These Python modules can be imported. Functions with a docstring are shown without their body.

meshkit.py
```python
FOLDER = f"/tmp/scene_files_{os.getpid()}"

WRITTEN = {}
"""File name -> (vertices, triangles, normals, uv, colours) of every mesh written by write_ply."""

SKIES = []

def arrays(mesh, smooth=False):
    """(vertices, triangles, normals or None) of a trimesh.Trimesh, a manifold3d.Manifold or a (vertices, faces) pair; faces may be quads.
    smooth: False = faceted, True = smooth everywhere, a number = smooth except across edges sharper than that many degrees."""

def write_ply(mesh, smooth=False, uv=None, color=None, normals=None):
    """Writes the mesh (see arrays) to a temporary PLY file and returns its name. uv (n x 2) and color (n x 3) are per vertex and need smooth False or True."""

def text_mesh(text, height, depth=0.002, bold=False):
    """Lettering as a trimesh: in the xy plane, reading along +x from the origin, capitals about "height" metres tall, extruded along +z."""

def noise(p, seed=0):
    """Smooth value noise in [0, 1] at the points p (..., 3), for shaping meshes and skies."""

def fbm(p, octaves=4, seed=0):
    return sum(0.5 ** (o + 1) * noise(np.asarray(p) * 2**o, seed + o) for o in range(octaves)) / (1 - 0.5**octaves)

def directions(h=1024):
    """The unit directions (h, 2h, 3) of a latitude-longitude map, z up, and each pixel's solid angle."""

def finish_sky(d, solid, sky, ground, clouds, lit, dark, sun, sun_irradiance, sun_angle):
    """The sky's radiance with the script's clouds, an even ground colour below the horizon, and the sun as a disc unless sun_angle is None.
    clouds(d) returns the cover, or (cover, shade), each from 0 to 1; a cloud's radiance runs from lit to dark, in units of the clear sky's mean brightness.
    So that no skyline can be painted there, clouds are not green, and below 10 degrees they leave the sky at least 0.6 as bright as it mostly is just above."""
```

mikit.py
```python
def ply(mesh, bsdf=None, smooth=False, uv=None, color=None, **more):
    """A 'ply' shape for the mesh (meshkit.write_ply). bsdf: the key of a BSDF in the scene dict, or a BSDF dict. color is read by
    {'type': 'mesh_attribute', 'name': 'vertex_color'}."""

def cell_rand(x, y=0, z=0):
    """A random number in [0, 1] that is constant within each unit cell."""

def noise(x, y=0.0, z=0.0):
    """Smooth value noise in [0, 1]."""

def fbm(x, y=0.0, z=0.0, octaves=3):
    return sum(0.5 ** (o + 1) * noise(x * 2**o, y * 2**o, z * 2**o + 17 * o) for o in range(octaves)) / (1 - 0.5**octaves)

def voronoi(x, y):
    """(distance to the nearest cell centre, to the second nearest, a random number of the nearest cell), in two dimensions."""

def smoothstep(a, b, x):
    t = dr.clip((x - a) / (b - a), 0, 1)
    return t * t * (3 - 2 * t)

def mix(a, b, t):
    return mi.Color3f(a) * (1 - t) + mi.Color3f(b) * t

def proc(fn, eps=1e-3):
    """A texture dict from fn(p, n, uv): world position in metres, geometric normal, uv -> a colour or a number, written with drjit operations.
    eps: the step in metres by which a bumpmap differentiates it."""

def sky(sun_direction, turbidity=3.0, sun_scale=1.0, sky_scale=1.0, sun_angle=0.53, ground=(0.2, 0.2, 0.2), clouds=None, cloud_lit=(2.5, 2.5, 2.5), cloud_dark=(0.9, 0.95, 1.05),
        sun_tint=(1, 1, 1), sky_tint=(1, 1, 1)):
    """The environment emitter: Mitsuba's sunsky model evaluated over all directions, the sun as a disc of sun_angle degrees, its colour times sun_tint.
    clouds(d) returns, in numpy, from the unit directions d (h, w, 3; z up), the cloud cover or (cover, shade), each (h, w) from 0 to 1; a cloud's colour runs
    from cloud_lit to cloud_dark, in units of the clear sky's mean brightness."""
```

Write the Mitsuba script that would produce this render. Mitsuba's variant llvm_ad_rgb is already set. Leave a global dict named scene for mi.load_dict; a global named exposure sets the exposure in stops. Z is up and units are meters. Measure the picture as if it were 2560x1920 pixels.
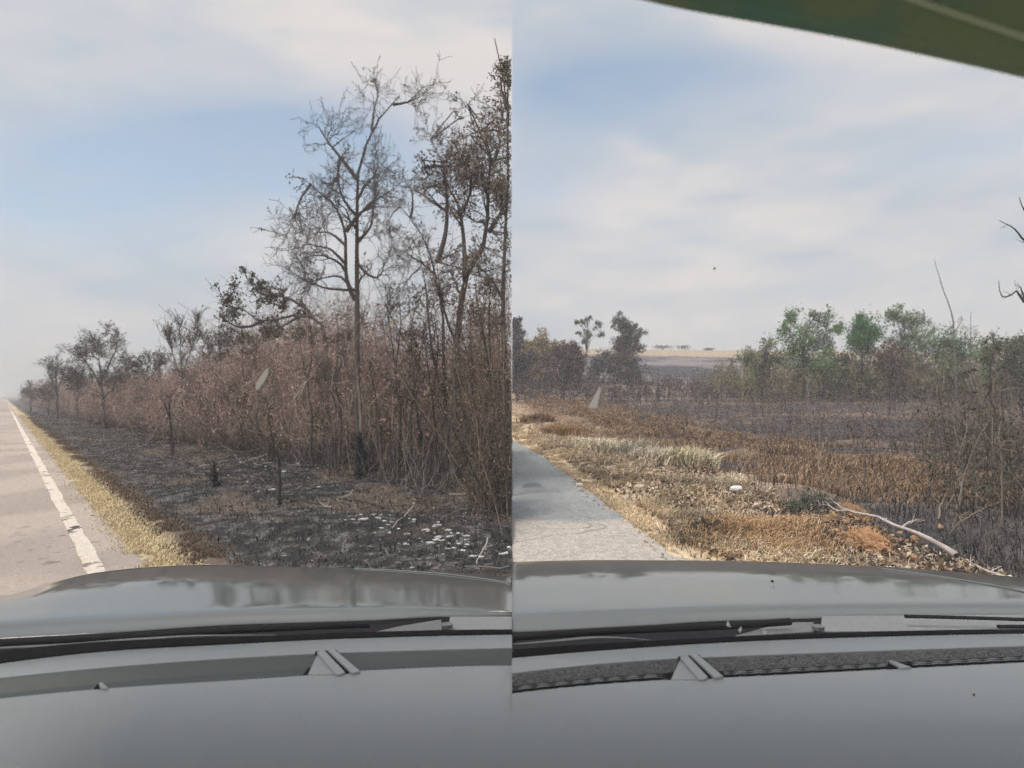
import math, numpy as np, trimesh, mitsuba as mi, drjit as dr, mikit, meshkit
from mikit import noise, fbm, smoothstep, mix, voronoi
T = mi.ScalarTransform4f
scene, labels = {}, {}

# ------------------------------------------------------------------ camera, sky, exposure
W, H, FPX, HY, EYE = 1024, 768, 731.0, 397.0, 1.30      # focal length in pixels, row of the horizon, eye height
exposure = 2.36
scene['camera'] = {'type': 'thinlens', 'fov': 2 * math.degrees(math.atan(W / 2 / FPX)), 'fov_axis': 'x', 'near_clip': 0.02, 'far_clip': 3000.0,
                   'aperture_radius': 0.0019, 'focus_distance': 1.7,
                   'to_world': T().look_at(origin=[0, 0, EYE], target=[0, 10, EYE + 10 * (HY - H / 2) / FPX], up=[0, 0, 1])}


def clouds(d):
    az = np.degrees(np.arctan2(d[..., 0], d[..., 1]))
    el = np.degrees(np.arcsin(np.clip(d[..., 2], -1, 1)))
    q = np.stack([d[..., 0], d[..., 1], d[..., 2] * 2.6], -1)
    n1 = meshkit.fbm(q * 3.2 + 5.3, 5, 3)
    n2 = meshkit.fbm(q * 6.0 + 1.7, 5, 9)
    n3 = meshkit.fbm(q * 15.0 + 3.1, 5, 19)

    def blob(a, e, ra, re, tilt=0.0):
        x, y = az - a, el - e
        x, y = x + tilt * y, y - tilt * x
        return np.exp(-((x / ra) ** 2 + (y / re) ** 2))
    blue_l = 1.0 * blob(-25, 17.0, 14, 3.8, 0.18) + 0.75 * blob(-13.5, 17.5, 9, 3.8) + 0.55 * blob(-31, 12.0, 9, 3.2) + 0.4 * blob(-9, 30, 6, 1.6)
    blue_r = 1.0 * blob(5.5, 22.5, 8.5, 3.4, -0.10) + 0.6 * blob(16.0, 23.5, 9, 2.2, -0.2) + 0.4 * blob(32, 16.0, 8, 1.8) + 0.5 * blob(2, 16.5, 4.5, 2.8)
    rest = np.clip((0.52 - n1) * 2.2, 0, 0.6)
    front = smooth01((d[..., 1] - 0.1) / 0.35)
    blue = np.where(d[..., 0] < 0, blue_l, blue_r) * front + rest * (1 - 0.75 * front)
    blue = np.clip(blue * 1.25, 0, 1.15) * (0.20 + 0.85 * n2 + 0.80 * n3)
    lit_l = blob(-10, 24.5, 9, 3.6, -0.3) + 0.8 * blob(-20, 28.5, 9, 2.0, -0.2) + 0.5 * blob(-16, 13, 6, 2.5) + 0.6 * blob(-2, 25, 4, 4)
    lit_r = 1.0 * blob(21, 25.3, 7, 1.5, -0.25) + 0.7 * blob(9.5, 18.6, 3.0, 1.0, -0.5) + 0.4 * blob(7, 14, 5, 2) + 0.55 * blob(18, 12, 20, 7)
    lit = np.where(d[..., 0] < 0, lit_l, lit_r) * front
    cover = np.clip(0.95 - 0.60 * blue, 0.15, 0.97)
    shade = np.clip(0.62 - 0.75 * lit * (0.45 + 1.1 * n3) + 1.5 * (0.5 - n2) + 0.9 * (0.5 - n3), 0, 1)
    return cover, shade


def smooth01(x):
    x = np.clip(x, 0, 1)
    return x * x * (3 - 2 * x)


scene['sky'] = mikit.sky([-0.35, -0.35, 0.80], turbidity=4.5, sun_scale=0.40, sun_angle=18, sun_tint=(0.90, 0.98, 1.12), sky_scale=1.0, clouds=clouds,
                         cloud_lit=(1.46, 1.36, 1.30), cloud_dark=(0.94, 1.05, 1.18), sky_tint=(1.17, 1.08, 0.90), ground=(0.12, 0.11, 0.10))

# ------------------------------------------------------------------ helpers
V3 = np.array


PITCH = math.atan((HY - H / 2) / FPX)


def fall(py):
    """How far a ray of this row of the photograph falls per metre."""
    return np.tan(np.arctan((np.asarray(py, float) - H / 2) / FPX) - PITCH)


def across(px, py):
    return (np.asarray(px, float) - 512) / FPX * (math.cos(PITCH) - fall(py) * math.sin(PITCH))


def up(px, py, depth):
    """The point seen at this place of the photograph, at this distance along the view."""
    px, py, depth = np.broadcast_arrays(*(np.asarray(v, float) for v in (px, py, depth)))
    return np.stack([across(px, py) * depth, depth, EYE - fall(py) * depth], -1)


def smooth_step(a, b, x):
    return smooth01((np.asarray(x, float) - a) / (b - a))


def add(key, mesh, bsdf, smooth=False, color=None, label=None, cat=None, group=None, kind=None):
    scene[key] = mikit.ply(mesh, bsdf, smooth=smooth, color=color)
    tag(key, label, cat, group, kind)
    return key


def tag(key, label=None, cat=None, group=None, kind=None):
    e = {k: v for k, v in (('label', label), ('category', cat), ('group', group), ('kind', kind)) if v}
    if e:
        labels[key] = {**labels.get(key, {}), **e}


COUNT = {}


def numbered(name):
    n = COUNT.get(name, 0)
    COUNT[name] = n + 1
    return name if n == 0 else f'{name}_{n:03d}'


class MB:
    """Collects triangles with a colour per vertex."""
    def __init__(self):
        self.v, self.f, self.c, self.n = [], [], [], 0

    def put(self, v, f, c):
        v = np.asarray(v, float).reshape(-1, 3)
        self.v.append(v)
        self.f.append(np.asarray(f, int) + self.n)
        self.c.append(np.broadcast_to(np.asarray(c, float), v.shape))
        self.n += len(v)

    def arrays(self, side=0):
        v, f, c = np.vstack(self.v), np.vstack(self.f), np.vstack(self.c)
        if side:
            f = f[(v[f][:, :, 0] * side > 0.001).all(1)]       # each half of the picture is its own place: nothing grows across the border between them
            used = np.unique(f)
            m = np.zeros(len(v), int)
            m[used] = np.arange(len(used))
            v, c, f = v[used], c[used], m[f]
        return v, f, c

    def add(self, key, side=0, bsdf='plant', **k):
        v, f, c = self.arrays(side)
        if len(f):
            add(key, (v, f), bsdf, color=c, **k)
            return key


def tubes(mb, P, R, color, sides=4):
    """N tubes of K points. color: (3,) or (N,3) or (N,K,3)."""
    P, R = np.asarray(P, float), np.asarray(R, float)
    N, K, _ = P.shape
    t = np.gradient(P, axis=1)
    t /= np.linalg.norm(t, axis=-1, keepdims=True) + 1e-9
    ref = np.where(np.abs(t[..., 1:2]) < 0.9, [0, 1.0, 0], [1.0, 0, 0])
    a = np.cross(t, ref)
    a /= np.linalg.norm(a, axis=-1, keepdims=True) + 1e-9
    b = np.cross(t, a)
    ang = np.arange(sides) * 2 * np.pi / sides
    v = P[:, :, None] + R[:, :, None, None] * (np.cos(ang)[:, None] * a[:, :, None] + np.sin(ang)[:, None] * b[:, :, None])
    i = np.arange(N * K * sides).reshape(N, K, sides)
    j = np.roll(i, -1, 2)
    q = np.stack([i[:, :-1], j[:, :-1], j[:, 1:], i[:, 1:]], -1).reshape(-1, 4)
    f = np.vstack([q[:, [0, 1, 2]], q[:, [0, 2, 3]]])
    c = np.asarray(color, float)
    c = c[None, None] if c.ndim == 1 else c[:, None] if c.ndim == 2 else c
    c = np.broadcast_to(c[:, :, None] if c.ndim == 3 else c, (N, K, sides, 3))
    mb.put(v.reshape(-1, 3), f, c.reshape(-1, 3))


def leaves(mb, C, size, color, rng, droop=0.3, aspect=0.5):
    """A bent leaf of four triangles' outline at each centre."""
    C = np.asarray(C, float)
    n = len(C)
    if n == 0:
        return
    a = rng.normal(size=(n, 3)) - [0, 0, droop]
    a /= np.linalg.norm(a, axis=1, keepdims=True)
    b = np.cross(a, rng.normal(size=(n, 3)))
    b /= np.linalg.norm(b, axis=1, keepdims=True) + 1e-9
    s = (np.asarray(size) * rng.uniform(0.6, 1.35, n))[:, None]
    k = np.cross(a, b) * s * 0.15
    v = np.stack([C - a * s * 0.5, C + b * s * aspect * 0.5 + k, C + a * s * 0.5, C - b * s * aspect * 0.5 + k], 1)
    i = np.arange(n)[:, None] * 4
    f = np.vstack([i + [0, 1, 2], i + [0, 2, 3]])
    c = np.asarray(color, float)
    c = np.broadcast_to(c, (n, 3)) * rng.uniform(0.65, 1.35, (n, 1))
    mb.put(v.reshape(-1, 3), f, np.repeat(c, 4, 0))


def blades(mb, B, h, color, rng, lean=0.35, width=0.012, tip=None):
    """Grass blades: a bent strip of three triangles from each foot."""
    B = np.asarray(B, float)
    n = len(B)
    ang = rng.uniform(0, 2 * np.pi, n)
    d = np.stack([np.cos(ang), np.sin(ang), 0 * ang], 1)
    w = np.stack([-np.sin(ang + 0.6), np.cos(ang + 0.6), 0 * ang], 1) * (np.broadcast_to(width, n) * rng.uniform(0.6, 1.4, n))[:, None]
    L = (np.broadcast_to(lean, n) * rng.uniform(0.2, 1.8, n))[:, None]
    h = (np.broadcast_to(h, n) * rng.uniform(0.55, 1.25, n))[:, None]
    z = V3([0, 0, 1.0])
    m = B + z * h * 0.55 + d * L * h * 0.3
    e = B + z * h * (1 - 0.25 * L) + d * L * h
    v = np.stack([B - w, B + w, m - w * 0.8, m + w * 0.8, e], 1)
    i = np.arange(n)[:, None] * 5
    f = np.vstack([i + [0, 1, 3], i + [0, 3, 2], i + [2, 3, 4]])
    c = np.broadcast_to(np.asarray(color, float), (n, 3)) * rng.uniform(0.7, 1.3, (n, 1))
    mb.put(v.reshape(-1, 3), f, np.repeat(c, 5, 0))


def spline(pts, n, rng=None, jit=0.0):
    pts = np.asarray(pts, float)
    s = np.r_[0, np.cumsum(np.linalg.norm(np.diff(pts, axis=0), axis=1))]
    from scipy.interpolate import PchipInterpolator
    t = np.linspace(0, s[-1], n)
    q = PchipInterpolator(s, pts)(t) if len(pts) > 2 else np.stack([np.interp(t, s, pts[:, k]) for k in range(3)], 1)
    if rng is not None and jit:
        o = rng.normal(0, jit, q.shape)
        o[0] = 0
        q = q + o
    return q


def sprout(P, R, n, length, rng, spread=0.8, lift=0.25, K=5, t0=0.25, thin=0.55, droop=0.0):
    """n children on each of the polylines P (N,K,3): their polylines and radii."""
    N, K0, _ = P.shape
    idx = np.repeat(np.arange(N), n)
    t = rng.uniform(t0, 1.0, len(idx)) * (K0 - 1.001)
    k = t.astype(int)
    w = (t - k)[:, None]
    a, b = P[idx, k], P[idx, k + 1]
    start = a * (1 - w) + b * w
    tan = (b - a) / (np.linalg.norm(b - a, axis=1, keepdims=True) + 1e-9)
    d = tan * 0.75 + rng.normal(0, spread, (len(idx), 3)) + [0, 0, lift]
    d /= np.linalg.norm(d, axis=1, keepdims=True)
    L = np.broadcast_to(length, len(idx)) * rng.uniform(0.45, 1.3, len(idx)) * (1.2 - 0.95 * t / K0)      # shorter towards the tip
    s = np.linspace(0, 1, K)[None, :, None]
    bend = rng.normal(0, 0.28, (len(idx), 3)) + [0, 0, lift * 0.5 - droop]
    Q = start[:, None] + L[:, None, None] * (d[:, None] * s + bend[:, None] * s ** 2)
    Q[:, 1:] += rng.normal(0, 0.035, (len(idx), K - 1, 3)) * L[:, None, None]
    r = (R[idx, k] * (1 - w[:, 0]) + R[idx, k + 1] * w[:, 0]) * thin
    return Q, r[:, None] * np.linspace(1, 0.3, K)[None]


BARK = V3([0.105, 0.092, 0.088])


def tree(name, limbs, depth, r, label, cat='tree', side=-1, twigs=(5, 4, 3), tl=(0.8, 0.4, 0.2), bark=BARK, leaf=None, clumps=(), seed=0, wob=0.25,
         leaf_size=0.06, spread=0.8, lift=0.14, droop=0.0, leaf_on=0, group=None, min_r=0.0025, whole=False, crown_only=False):
    """A tree traced limb by limb. limbs: lists of (px, py) or (px, py, depth); the first is the trunk. clumps: (px, py, radius px, count[, colour])."""
    rng = np.random.default_rng(1000 + seed)
    key = numbered(name)
    cr, PL, RL = MB(), [], []
    nb = 0
    for li, limb in enumerate(limbs):
        dz = 0 if li == 0 else rng.uniform(-wob, wob)
        pts = []
        for q, p in enumerate(limb):
            dd = p[2] if len(p) > 2 else depth + dz * (q / max(len(limb) - 1, 1)) ** 1.0
            pts.append(up(p[0], p[1], dd))
        P = spline(pts, 14, rng, 0.004 * depth / 12)
        r0 = r * 0.85 if li == 0 else r * (0.50 if li < 4 else 0.34)
        R = np.linspace(r0, max(r0 * (0.13 if li else 0.14), min_r), 14)
        PL.append(P), RL.append(R)
        m = MB()
        col = bark * rng.uniform(0.8, 1.25, (1, 14, 1))
        tubes(m, P[None], R[None], col * np.ones((1, 1, 3)), 7)
        m.add(key + ('__trunk' if li == 0 else '__branch' + (f'_{nb:03d}' if nb else '')), side, smooth=True)
        nb += li > 0
    tips = []
    P, R = np.stack(PL), np.stack(RL)
    for lv, (n, L) in enumerate(zip(twigs, tl)):
        if n == 0:
            continue
        P, R = sprout(P, R, n, L * 0.78, rng, spread, lift, 6 if lv == 0 else 5, 0.4 if lv == 0 else 0.2, 0.66, droop)
        R = np.maximum(R, min_r)
        tubes(cr, P, R, bark * rng.uniform(0.75, 1.3, (len(P), 1)), 3)
        tips.append(P)
    if leaf is not None and leaf_on:
        Q = np.concatenate([t[:, 2:].reshape(-1, 3) for t in tips[-2:]])
        C = Q[rng.integers(0, len(Q), leaf_on)] + rng.normal(0, leaf_size * 0.5, (leaf_on, 3))
        leaves(cr, C, leaf_size, leaf, rng)
    for cl in clumps:
        c0 = up(cl[0], cl[1], depth + rng.uniform(-wob, wob))
        rad = cl[2] / FPX * depth
        n = int(cl[3] * (2.2 if side > 0 else 1))
        sub = rng.normal(0, 0.5, (max(3, n // 28), 3))
        C = c0 + rad * (sub[rng.integers(0, len(sub), n)] + rng.normal(0, 0.24, (n, 3)))
        col = cl[4] if len(cl) > 4 else leaf
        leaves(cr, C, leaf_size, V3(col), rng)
        # the twigs that carry the clump
        allp = np.concatenate(PL)
        nr = allp[np.argmin(np.linalg.norm(allp - c0, axis=1))]
        s = np.linspace(0, 1, 5)[None, :, None]
        e = c0 + rad * sub[:8]
        tubes(cr, nr * (1 - s) + e[:, None] * s + rng.normal(0, rad * 0.06, (len(e), 5, 3)) * s, np.full((len(e), 5), max(min_r, r * 0.12)), bark, 3)
    if cr.n:
        cr.add(key + '__crown', side)
    tag(key, label, cat, group)
    return key


# ------------------------------------------------------------------ materials
def diffuse(c):
    return {'type': 'twosided', 'bsdf': {'type': 'diffuse', 'reflectance': {'type': 'rgb', 'value': list(c)}}}


scene['plant'] = {'type': 'twosided', 'bsdf': {'type': 'diffuse', 'reflectance': {'type': 'mesh_attribute', 'name': 'vertex_color'}}}


def principled(base, rough, **k):
    base = {'type': 'rgb', 'value': list(base)} if isinstance(base, (tuple, list)) else base
    return {'type': 'twosided', 'bsdf': {'type': 'principled', 'base_color': base, 'roughness': rough, **k}}


def asphalt(base, patch):
    def fn(p, n, uv):
        g = fbm(p.x * 90, p.y * 90, 0, 2)
        big = fbm(p.x * 0.7, p.y * 0.35, 3.0, 3)
        sp = noise(p.x * 14, p.y * 9, 5.0)
        c = mix(base, patch, smoothstep(0.42, 0.62, big))
        c = c * (0.72 + 0.5 * g)
        return mix(c, (0.07, 0.065, 0.062), smoothstep(0.84, 0.93, sp) * 0.5)
    return mikit.proc(fn)


scene['asphalt_brown'] = principled(asphalt((0.30, 0.255, 0.225), (0.37, 0.315, 0.275)), 0.9)


def asphalt_grey(p, n, uv):
    g = fbm(p.x * 70, p.y * 70, 0, 2)
    w = p.y + 0.5 * noise(p.x * 1.5, 2.0, 0) + 0.12 * p.x
    a = mix((0.38, 0.345, 0.31), (0.235, 0.245, 0.25), smoothstep(8.05, 8.35, w))       # a newer, bluer stretch begins here
    st = smoothstep(0.55, 0.35, dr.sqrt(dr.square((p.x - 0.32) * 2.2) + dr.square((p.y - 10.6) * 0.9)) + 0.35 * noise(p.x * 6, p.y * 4, 0))
    cr = noise(p.x * 2.2 + 1.5 * noise(p.x * 3, p.y * 3, 1), p.y * 0.9 + 1.2 * noise(p.x * 2, p.y * 2, 6), 8.0)
    a = mix(a, (0.11, 0.105, 0.10), smoothstep(0.016, 0.004, dr.abs(cr - 0.5)) * 0.6)
    a = a * (0.6 + 0.8 * g) * (0.88 + 0.24 * noise(p.x * 22, p.y * 16, 3)) * (0.85 + 0.3 * fbm(p.x * 1.1, p.y * 0.6, 7, 3))
    return mix(a, (0.10, 0.11, 0.12), st * 0.8)


scene['asphalt_grey'] = principled(mikit.proc(asphalt_grey), 0.9)


def paint_fn(p, n, uv):
    w = fbm(p.x * 5, p.y * 5, 0, 4)
    g = fbm(p.x * 60, p.y * 60, 0, 2)
    c = mix((0.56, 0.50, 0.43), (0.20, 0.17, 0.15), smoothstep(0.66, 0.76, w))
    gap = smoothstep(0.75, 0.45, dr.abs(p.y - 7.3) + 1.2 * dr.abs(noise(p.x * 9, p.y * 5, 0) - 0.5)) * smoothstep(0.46, 0.56, noise(p.x * 14, p.y * 7, 4))
    return mix(c, (0.055, 0.05, 0.048), gap) * (0.8 + 0.4 * g)


scene['line_paint'] = principled(mikit.proc(paint_fn), 0.85)


def burnt_fn(p, n, uv):
    s = (p.x + 3.23 + 0.695 * (p.y - 5.66)) * 0.821           # metres to the right of the painted line
    a = fbm(p.x * 1.1, p.y * 0.8, 1.0, 4)
    f = fbm(p.x * 9, p.y * 6, 2.0, 3)
    g = noise(p.x * 45, p.y * 30, 0)
    soot = mix((0.016, 0.0155, 0.0165), (0.050, 0.046, 0.045), smoothstep(0.35, 0.7, f))
    soot = mix(soot, (0.12, 0.117, 0.115), smoothstep(0.60, 0.74, f * 0.6 + g * 0.42) * 0.8)
    soot = mix(soot, (0.12, 0.085, 0.062), smoothstep(0.55, 0.72, a) * 0.6)
    brown = mix((0.055, 0.043, 0.036), (0.14, 0.10, 0.072), f)
    straw = mix((0.25, 0.205, 0.13), (0.50, 0.42, 0.27), smoothstep(0.3, 0.7, f))
    dirt = mix((0.20, 0.165, 0.14), (0.29, 0.24, 0.20), g)
    e = s + 0.30 * (a - 0.5) + 0.3 * (f - 0.5) + 0.16 * (g - 0.5)
    c = mix(dirt, straw, smoothstep(0.20, 0.32, e))
    c = mix(c, brown, smoothstep(0.58, 0.75, e))
    c = mix(c, soot, smoothstep(0.78, 1.0, e))
    left = smoothstep(-7.4, -7.9, s)
    return mix(c, straw * 0.8, left) * (0.8 + 0.4 * g)


scene['burnt_soil'] = principled(mikit.proc(burnt_fn), 1.0)


def xedge_t(y):
    return dr.select(y < 16, 1.70 - 0.0655 * y, 0.652 - (y - 16) * 0.107)


def slope_fn(p, n, uv):
    e = p.x - xedge_t(p.y)
    a = fbm(p.x * 0.9, p.y * 0.5, 1.0, 4)
    f = fbm(p.x * 8, p.y * 5, 2.0, 3)
    g = noise(p.x * 40, p.y * 25, 0)
    e = e + 1.3 * (a - 0.5) + 0.3 * (f - 0.5)
    straw = mix((0.24, 0.185, 0.125), (0.54, 0.43, 0.29), smoothstep(0.3, 0.7, f))
    dirt = mix((0.15, 0.115, 0.09), (0.38, 0.28, 0.19), f)
    brown = mix((0.12, 0.085, 0.06), (0.24, 0.16, 0.10), f)
    soot = mix((0.030, 0.028, 0.031), (0.085, 0.074, 0.074), f)
    c = mix(straw, dirt, smoothstep(0.9, 1.6, e))
    near = smoothstep(11.0, 8.5, p.y + 2.0 * a)
    c = mix(c, brown, smoothstep(2.4, 3.2, e) * (1 - near))
    c = mix(c, soot, smoothstep(1.6, 2.2, e) * near)
    spot = smoothstep(1.25, 0.8, dr.sqrt(dr.square((p.x - 1.98) / 0.36) + dr.square((p.y - 6.75) / 0.55)) + 0.6 * (f - 0.5))
    c = mix(c, soot, spot)
    band = smoothstep(0.46, 0.60, fbm(p.x * 0.06, p.y * 0.33, 6.0, 3)) * smoothstep(12, 16, p.y)
    c = mix(c, mix(soot, mix((0.16, 0.115, 0.09), (0.25, 0.175, 0.13), f), band * 0.7), smoothstep(6.2, 7.6, e))
    c = mix(c, soot, smoothstep(0.60, 0.68, fbm(p.x * 0.8, p.y * 0.7, 9.0, 3)) * smoothstep(0.7, 1.4, e) * 0.85)
    far = smoothstep(70, 80, p.y + 25 * (a - 0.5))
    c = mix(c, mix((0.035, 0.033, 0.042), (0.15, 0.125, 0.13), smoothstep(0.3, 0.7, fbm(p.x * 0.22, p.y * 0.09, 4.0, 5))), far)
    c = mix(c, mix((0.22, 0.17, 0.115), (0.34, 0.27, 0.185), f), smoothstep(146, 156, p.y + 0.25 * p.x + 12 * (a - 0.5)))
    return c * (0.8 + 0.4 * g)


scene['slope_soil'] = principled(mikit.proc(slope_fn), 1.0)

scene['bonnet_paint'] = {'type': 'twosided', 'bsdf': {'type': 'roughplastic', 'diffuse_reflectance': {'type': 'rgb', 'value': [0.285, 0.305, 0.305]}, 'int_ior': 1.65, 'alpha': 0.006, 'nonlinear': True}}


def dash_fn(p, n, uv):
    return mi.Color3f(0.245, 0.265, 0.278) * (0.93 + 0.14 * noise(p.x * 900, p.y * 900, p.z * 900))


def dash_bump(p, n, uv):
    return noise(p.x * 700, p.y * 700, p.z * 700)


scene['dash_plastic'] = principled(mikit.proc(dash_fn), 0.48, specular=0.45)


def grille_fn(p, n, uv):
    k = noise(p.x * 1300, p.y * 1300, p.z * 1300)
    return mix((0.03, 0.032, 0.036), (0.175, 0.18, 0.19), smoothstep(0.35, 0.75, k))


scene['grille_plastic'] = principled(mikit.proc(grille_fn), 0.6)
scene['trough_plastic'] = principled((0.066, 0.080, 0.085), 0.55)
scene['black_rubber'] = principled((0.010, 0.010, 0.012), 0.85, specular=0.2)
scene['black_plastic'] = principled((0.012, 0.0125, 0.016), 0.9, specular=0.15)
scene['grey_metal'] = principled((0.11, 0.115, 0.115), 0.5)
scene['cover_plastic'] = principled((0.17, 0.18, 0.18), 0.5)
scene['headliner'] = principled((0.62, 0.56, 0.48), 0.9)
scene['smear'] = {'type': 'principledthin', 'base_color': {'type': 'rgb', 'value': [0.80, 0.80, 0.77]}, 'roughness': 0.8, 'diff_trans': 1.1}
scene['speck'] = diffuse((0.05, 0.05, 0.05))
scene['ash'] = diffuse((0.66, 0.66, 0.64))
scene['glass'] = {'type': 'thindielectric', 'int_ior': 1.33}


def visor_fn(p, n, uv):
    k = fbm(p.x * 16, p.y * 16, p.z * 16, 3)
    return mix((0.085, 0.190, 0.150), (0.145, 0.205, 0.125), smoothstep(0.4, 0.65, k)) * (0.9 + 0.2 * noise(p.x * 900, p.y * 900, p.z * 900))


scene['visor_cloth'] = principled(mikit.proc(visor_fn), 0.85)
scene['visor_piping'] = principled((0.27, 0.35, 0.25), 0.7)


# ------------------------------------------------------------------ setting: the two places meet at the vertical plane x = 0
def zright(x, y):
    """Height of the burnt slope: level by the road, rising to a hill."""
    y = np.asarray(y, float)
    h = np.interp(y, [-40, 12, 22, 28, 45, 60, 80, 110, 150, 185, 230, 400], [0, 0, 0.0, 0.25, 0.9, 1.6, 3.3, 6.3, 10.2, 13.6, 14.0, 2.0])
    e = x - np.where(y < 16, 1.70 - 0.0655 * y, 0.652 - (y - 16) * 0.107)
    bank = 0.10 * smooth_step(0.1, 0.9, e)
    n = meshkit.fbm(np.stack([x * 0.9, y * 0.9, 0 * y], -1), 4, 5) - 0.5
    return h + bank + smooth_step(0.15, 1.2, e) * (0.30 * n) + smooth_step(80, 140, y) * (x * 0.012 * -1) * 1.0


def zleft(x, y):
    s = (x + 3.23 + 0.695 * (y - 5.66)) * 0.821
    n = meshkit.fbm(np.stack([x * 0.8, y * 0.8, 0 * y], -1), 4, 8) - 0.5
    return smooth_step(0.25, 1.0, s) * (0.03 + 0.16 * n) - smooth_step(-7.4, -9, s) * 0.05 - 0.004


def ground_at(px, py, zf, h=0.1):
    """The point seen at this place of the photograph that lies h above the ground."""
    dep = EYE / max(float(fall(py)), 0.01)
    for _ in range(40):
        p = up(px, py, dep)
        g = float(zf(V3([p[0]]), V3([p[1]]))[0]) + h
        dep = 0.5 * dep + 0.5 * (EYE - g) / float(fall(py))
    return (px, py, dep)


def sheet(xs, ys, zf):
    X, Y = np.meshgrid(xs, ys)
    v = np.stack([X, Y, zf(X, Y)], -1).reshape(-1, 3)
    i = np.arange(len(v)).reshape(len(ys), len(xs))
    q = np.stack([i[:-1, :-1], i[:-1, 1:], i[1:, 1:], i[1:, :-1]], -1).reshape(-1, 4)
    return v, q


ys = np.r_[np.linspace(-30, 4, 12), np.linspace(4.2, 16, 120), np.linspace(16.3, 50, 90), np.linspace(51, 240, 90), np.linspace(260, 510, 12)]
xsl = -np.r_[np.linspace(0, 12, 100), np.linspace(12.3, 40, 60), np.linspace(42, 520, 60)][::-1]
xsr = np.r_[np.linspace(0, 12, 110), np.linspace(12.3, 45, 60), np.linspace(47, 520, 50)]
add('ground', sheet(xsl, ys, zleft), 'burnt_soil', smooth=True, label='black burnt verge with a strip of yellow grass beside the brown road', kind='structure')
add('hill', sheet(xsr, ys, zright), 'slope_soil', smooth=True, label='dry slope with burnt ground rising to a straw coloured hilltop', kind='structure')

LD = V3([-0.695, 1.0]) / math.hypot(0.695, 1)          # direction of the left road
LN = V3([LD[1], -LD[0]])                               # to its right
L0 = V3([-3.23, 5.66])


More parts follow.
